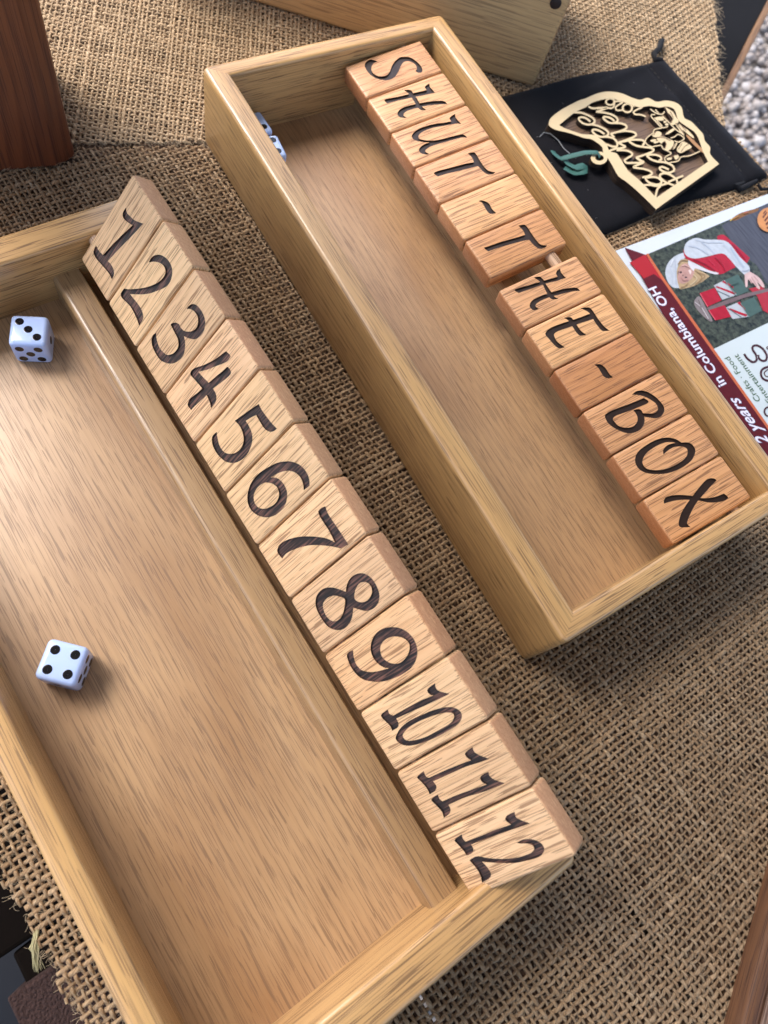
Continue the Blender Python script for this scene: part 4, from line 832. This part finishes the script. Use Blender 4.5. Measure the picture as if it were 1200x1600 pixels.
fpoly('printed_hair', [(372,420),(400,395),(450,410),(480,450),(560,495),(555,510),(500,548),(430,572),(385,575),(372,520)], BLD)
fpoly('printed_hat', [(303,480),(318,425),(360,382),(412,360,c),(420,392),(388,420),(372,470),(375,530),(388,572,c),(350,568),(318,535)], WHT)
fpoly('printed_face', [(378,490),(390,445),(425,425),(460,440),(476,470),(466,505),(432,538),(395,545),(378,520)], SKN)
fpoly('printed_eye', [(418,508),(426,502),(434,508),(426,514)], (0.08, 0.05, 0.06)); fpoly('printed_eye', [(388,478),(396,470),(402,478),(395,485)], (0.08, 0.05, 0.06))
fpoly('printed_smile', [(440,468,c),(452,462),(458,478),(452,492,c),(447,480)], (0.75, 0.62, 0.60)); fpoly('printed_nose', [(412,478),(428,478),(432,486),(414,490)], (0.48, 0.28, 0.25))
fpoly('printed_vest', [(410,340,c),(440,372),(520,392),(600,372),(650,362),(700,410),(722,448,c),(680,468),(640,488),(590,484),(520,440),(425,395)], RED)
fpoly('printed_collar', [(440,405,c),(480,425),(560,465),(620,482),(600,490),(530,470),(480,455),(470,470),(440,430)], (0.66, 0.66, 0.72))
fpoly('printed_sleeve', [(414,345),(432,298),(485,273),(540,283),(640,286),(690,312),(745,385),(800,440),(806,474,c),(772,492,c),(725,445),(680,392),(640,365),(560,382),(480,396),(430,380)], WHT)
fpoly('printed_parcel', [(655,525,c),(735,490,c),(800,590,c),(725,620,c)], GRN, n=0); fpoly('printed_parcel', [(750,660,c),(830,625,c),(880,705,c),(800,748,c)], GRN, n=0)
fpoly('printed_parcel', [(592,556),(655,525),(728,612),(642,642)], (0.48, 0.52, 0.57), n=0); fpoly('printed_parcel', [(655,692),(745,652),(802,742),(705,756)], (0.48, 0.52, 0.57), n=0)
for q in ([(600,566),(612,560),(724,600),(716,612)], [(640,535),(652,528),(705,560),(712,575)], [(676,700),(690,692),(796,732),(780,742)], [(730,660),(745,652),(775,690),(780,702)]): fpoly('printed_stripe', q, RED, n=0)
for q in ([(610,590),(614,586),(690,620),(682,624)], [(668,690),(672,687),(760,745),(752,747)]): fpoly('printed_stripe', q, (0.10, 0.14, 0.16), n=0)
fpoly('printed_parcel', [(508,602),(598,570),(638,645),(556,682)], RED, n=0); fpoly('printed_parcel', [(562,702),(652,666),(696,742),(602,764)], RED, n=0)
fpoly('printed_parcel', [(800,575),(870,560),(930,600),(930,730),(885,705),(850,620)], (0.42, 0.03, 0.05), n=0)
fpoly('printed_bow', [(475,650),(500,620),(520,640),(550,700),(585,765),(560,765),(510,720),(480,680)], (0.25, 0.22, 0.23))
fpoly('printed_band', [(548,690),(660,645),(780,605),(930,570),(930,588),(780,628),(665,670),(560,704)], (0.18, 0.13, 0.14), n=0)
fpoly('printed_hand', [(775,490,c),(805,474,c),(835,490),(872,520),(894,562),(880,566),(850,535),(868,575),(850,572),(825,540),(815,545),(796,520),(792,562),(780,560)], (0.66, 0.47, 0.46))
for pts_, wd_, cl_ in (([(520,300),(560,330),(600,372)], 7, (.36,.42,.52)), ([(440,320),(500,335),(560,372)], 6, (.36,.42,.52)), ([(690,330),(730,390),(770,450)], 12, (.34,.40,.50)), ([(650,310),(690,360),(740,440)], 6, (.40,.46,.55)), ([(480,285),(560,300),(640,300)], 5, (.42,.48,.57)), ([(760,470),(790,468),(803,462)], 5, (.30,.34,.44)),
                         ([(470,400),(540,430),(600,470)], 7, (.22,.01,.025)), ([(600,390),(640,430),(660,470)], 6, (.24,.01,.025)), ([(560,400),(600,440)], 4, (.50,.03,.07)), ([(700,310),(740,350),(780,400)], 6, (.26,.01,.03)),
                         ([(480,465),(520,500),(500,540)], 5, (.30,.20,.10)), ([(470,490),(490,520),(450,555)], 5, (.56,.44,.28)), ([(500,480),(540,500),(480,552)], 4, (.25,.16,.08)), ([(440,540),(420,560),(395,568)], 5, (.30,.20,.11)), ([(378,430),(400,405),(440,410)], 6, (.30,.20,.11)),
                         ([(330,450),(345,490),(345,540)], 6, (.40,.45,.53)), ([(350,400),(335,440)], 5, (.60,.64,.70)), ([(360,400),(365,470),(368,550)], 7, (.36,.40,.48)), ([(395,505),(415,525),(440,520)], 5, (.40,.21,.19)), ([(400,440),(420,435),(450,448)], 5, (.58,.37,.33)), ([(404,498),(412,492)], 4, (.12,.07,.06)), ([(376,486),(384,470)], 3, (.12,.07,.06)),
                         ([(830,500),(860,535)], 3, (.32,.18,.17)), ([(815,505),(848,560)], 3, (.32,.18,.17)), ([(805,515),(822,545)], 3, (.32,.18,.17)), ([(510,604),(556,684)], 5, (.60,.10,.14)), ([(562,704),(602,762)], 5, (.60,.10,.14)), ([(660,530),(726,616)], 4, (.12,.19,.18)), ([(752,662),(800,744)], 4, (.12,.19,.18)), ([(690,560),(740,540)], 5, (.03,.06,.055)), ([(480,655),(520,690),(560,755)], 5, (.45,.42,.44)), ([(500,640),(520,700)], 4, (.10,.08,.08)), ([(705,160),(740,140)], 6, (.40,.20,.05)), ([(770,125),(800,118)], 6, (.35,.10,.05)), ([(690,172),(700,160)], 7, (.55,.40,.08))):
    fpoly('printed_detail', [tuple(q) for q in ribbon(pts_, wd_)], cl_, n=0, mat=paper('ink_detail', cl_))
fpoly('printed_badge', [(925+74*math.cos(a), 165+74*math.sin(a)) for a in np.linspace(0, 6.28, 22)[:-1]], (0.62, 0.27, 0.09), n=0)
for q in ([(880,150),(905,118),(912,122),(888,156)], [(890,168),(925,130),(932,136),(898,176)], [(897,190),(930,160),(938,166),(906,198)], [(884,126),(900,108),(905,112),(890,132)], [(905,212),(940,190),(945,198),(912,220)]): fpoly('badge_lettering', q, (0.10, 0.03, 0.015), n=0)
fpoly('printed_panel', [(580,940),(1250,617),(1250,1880),(1000,1535)], (0.52, 0.60, 0.63), n=0)
fpoly('printed_banner', [(60,330),(188,374),(290,532),(600,972),(1250,1885),(1000,1960)], (0.115, 0.012, 0.022), n=0)
fpoly('banner_tail', [(90,420),(185,372),(292,530),(235,488),(175,515)], (0.36, 0.02, 0.03), n=0)
fpoly('banner_edge', [(188,370),(200,366),(300,520),(612,962),(1262,1876),(1250,1885),(600,972),(290,532)], (0.50, 0.13, 0.06), n=0)
def ftext(txt, px, z_, size, col, shear=0.0, bold=0.0, name='lettering', k=3.81, ox=960, oy=300, rot=0.0):
    """flat print: baseline starts at the pixel, reads toward -x of the table, tops toward the game box"""
    lev[0] += 1; cu_ = bpy.data.curves.new('t', 'FONT'); cu_.body = txt; cu_.size = size*MM; cu_.shear = shear; cu_.offset = bold*MM; cu_.resolution_u = 3
    o = bpy.data.objects.new('t', cu_); C.objects.link(o); dg = bpy.context.evaluated_depsgraph_get(); me = bpy.data.meshes.new_from_object(o.evaluated_get(dg)); bpy.data.objects.remove(o)
    q = un((ox+px[0]/k, oy+px[1]/k), ZF); r = RZ(math.atan2(-fe2[1], -fe2[0])+rot); me.transform(TR(q[0], q[1], ZF+0.012*lev[0]) @ r); me.materials.clear(); me.materials.append(paper('ink_'+name, col))
    t = bpy.data.objects.new(name, me); C.objects.link(t); t.parent = fly; t.matrix_parent_inverse = IF; return t
for cl_, bo, nm in (((0.05, 0.03, 0.10), 0.40, 'lettering_outline'), ((0.72, 0.72, 0.86), 0.14, 'lettering')):
    ftext('in Columbiana, OH', (664, 1150), 0, 9.4, cl_, 0, bo, nm); ftext('2 years', (925, 1500), 0, 11.0, cl_, 0.45, bo, nm)
ftext('Crafts \u00b7 Food', (868, 1245), 0, 6.0, (0.03, 0.09, 0.03), 0, 0.03, 'small_lettering'); ftext('Entertainment', (935, 1250), 0, 6.0, (0.03, 0.09, 0.03), 0, 0.03, 'small_lettering')
def fstroke(pts, wd, col, name): fpoly(name, [tuple(q) for q in ribbon(pts, wd)], col, 7.27, 1080, 500, n=0)
DK = (0.055, 0.02, 0.03)
fstroke([(600,385),(640,440),(700,478),(742,455),(735,395),(700,340),(702,300),(750,290),(815,330),(858,400),(850,455),(805,462),(765,430),(765,395)], 26, DK, 'script_initial')
fstroke([(960,520),(880,530),(810,560),(792,610),(815,665),(880,690),(960,660)], 26, DK, 'script_letter'); fstroke([(873,560),(830,600),(850,640),(900,640)], 14, DK, 'script_letter')
fstroke([(905,980),(850,1000),(832,1040),(850,1080),(905,1100)], 20, DK, 'script_letter')
fstroke([(873,300),(858,315),(873,335)], 14, DK, 'script_letter')
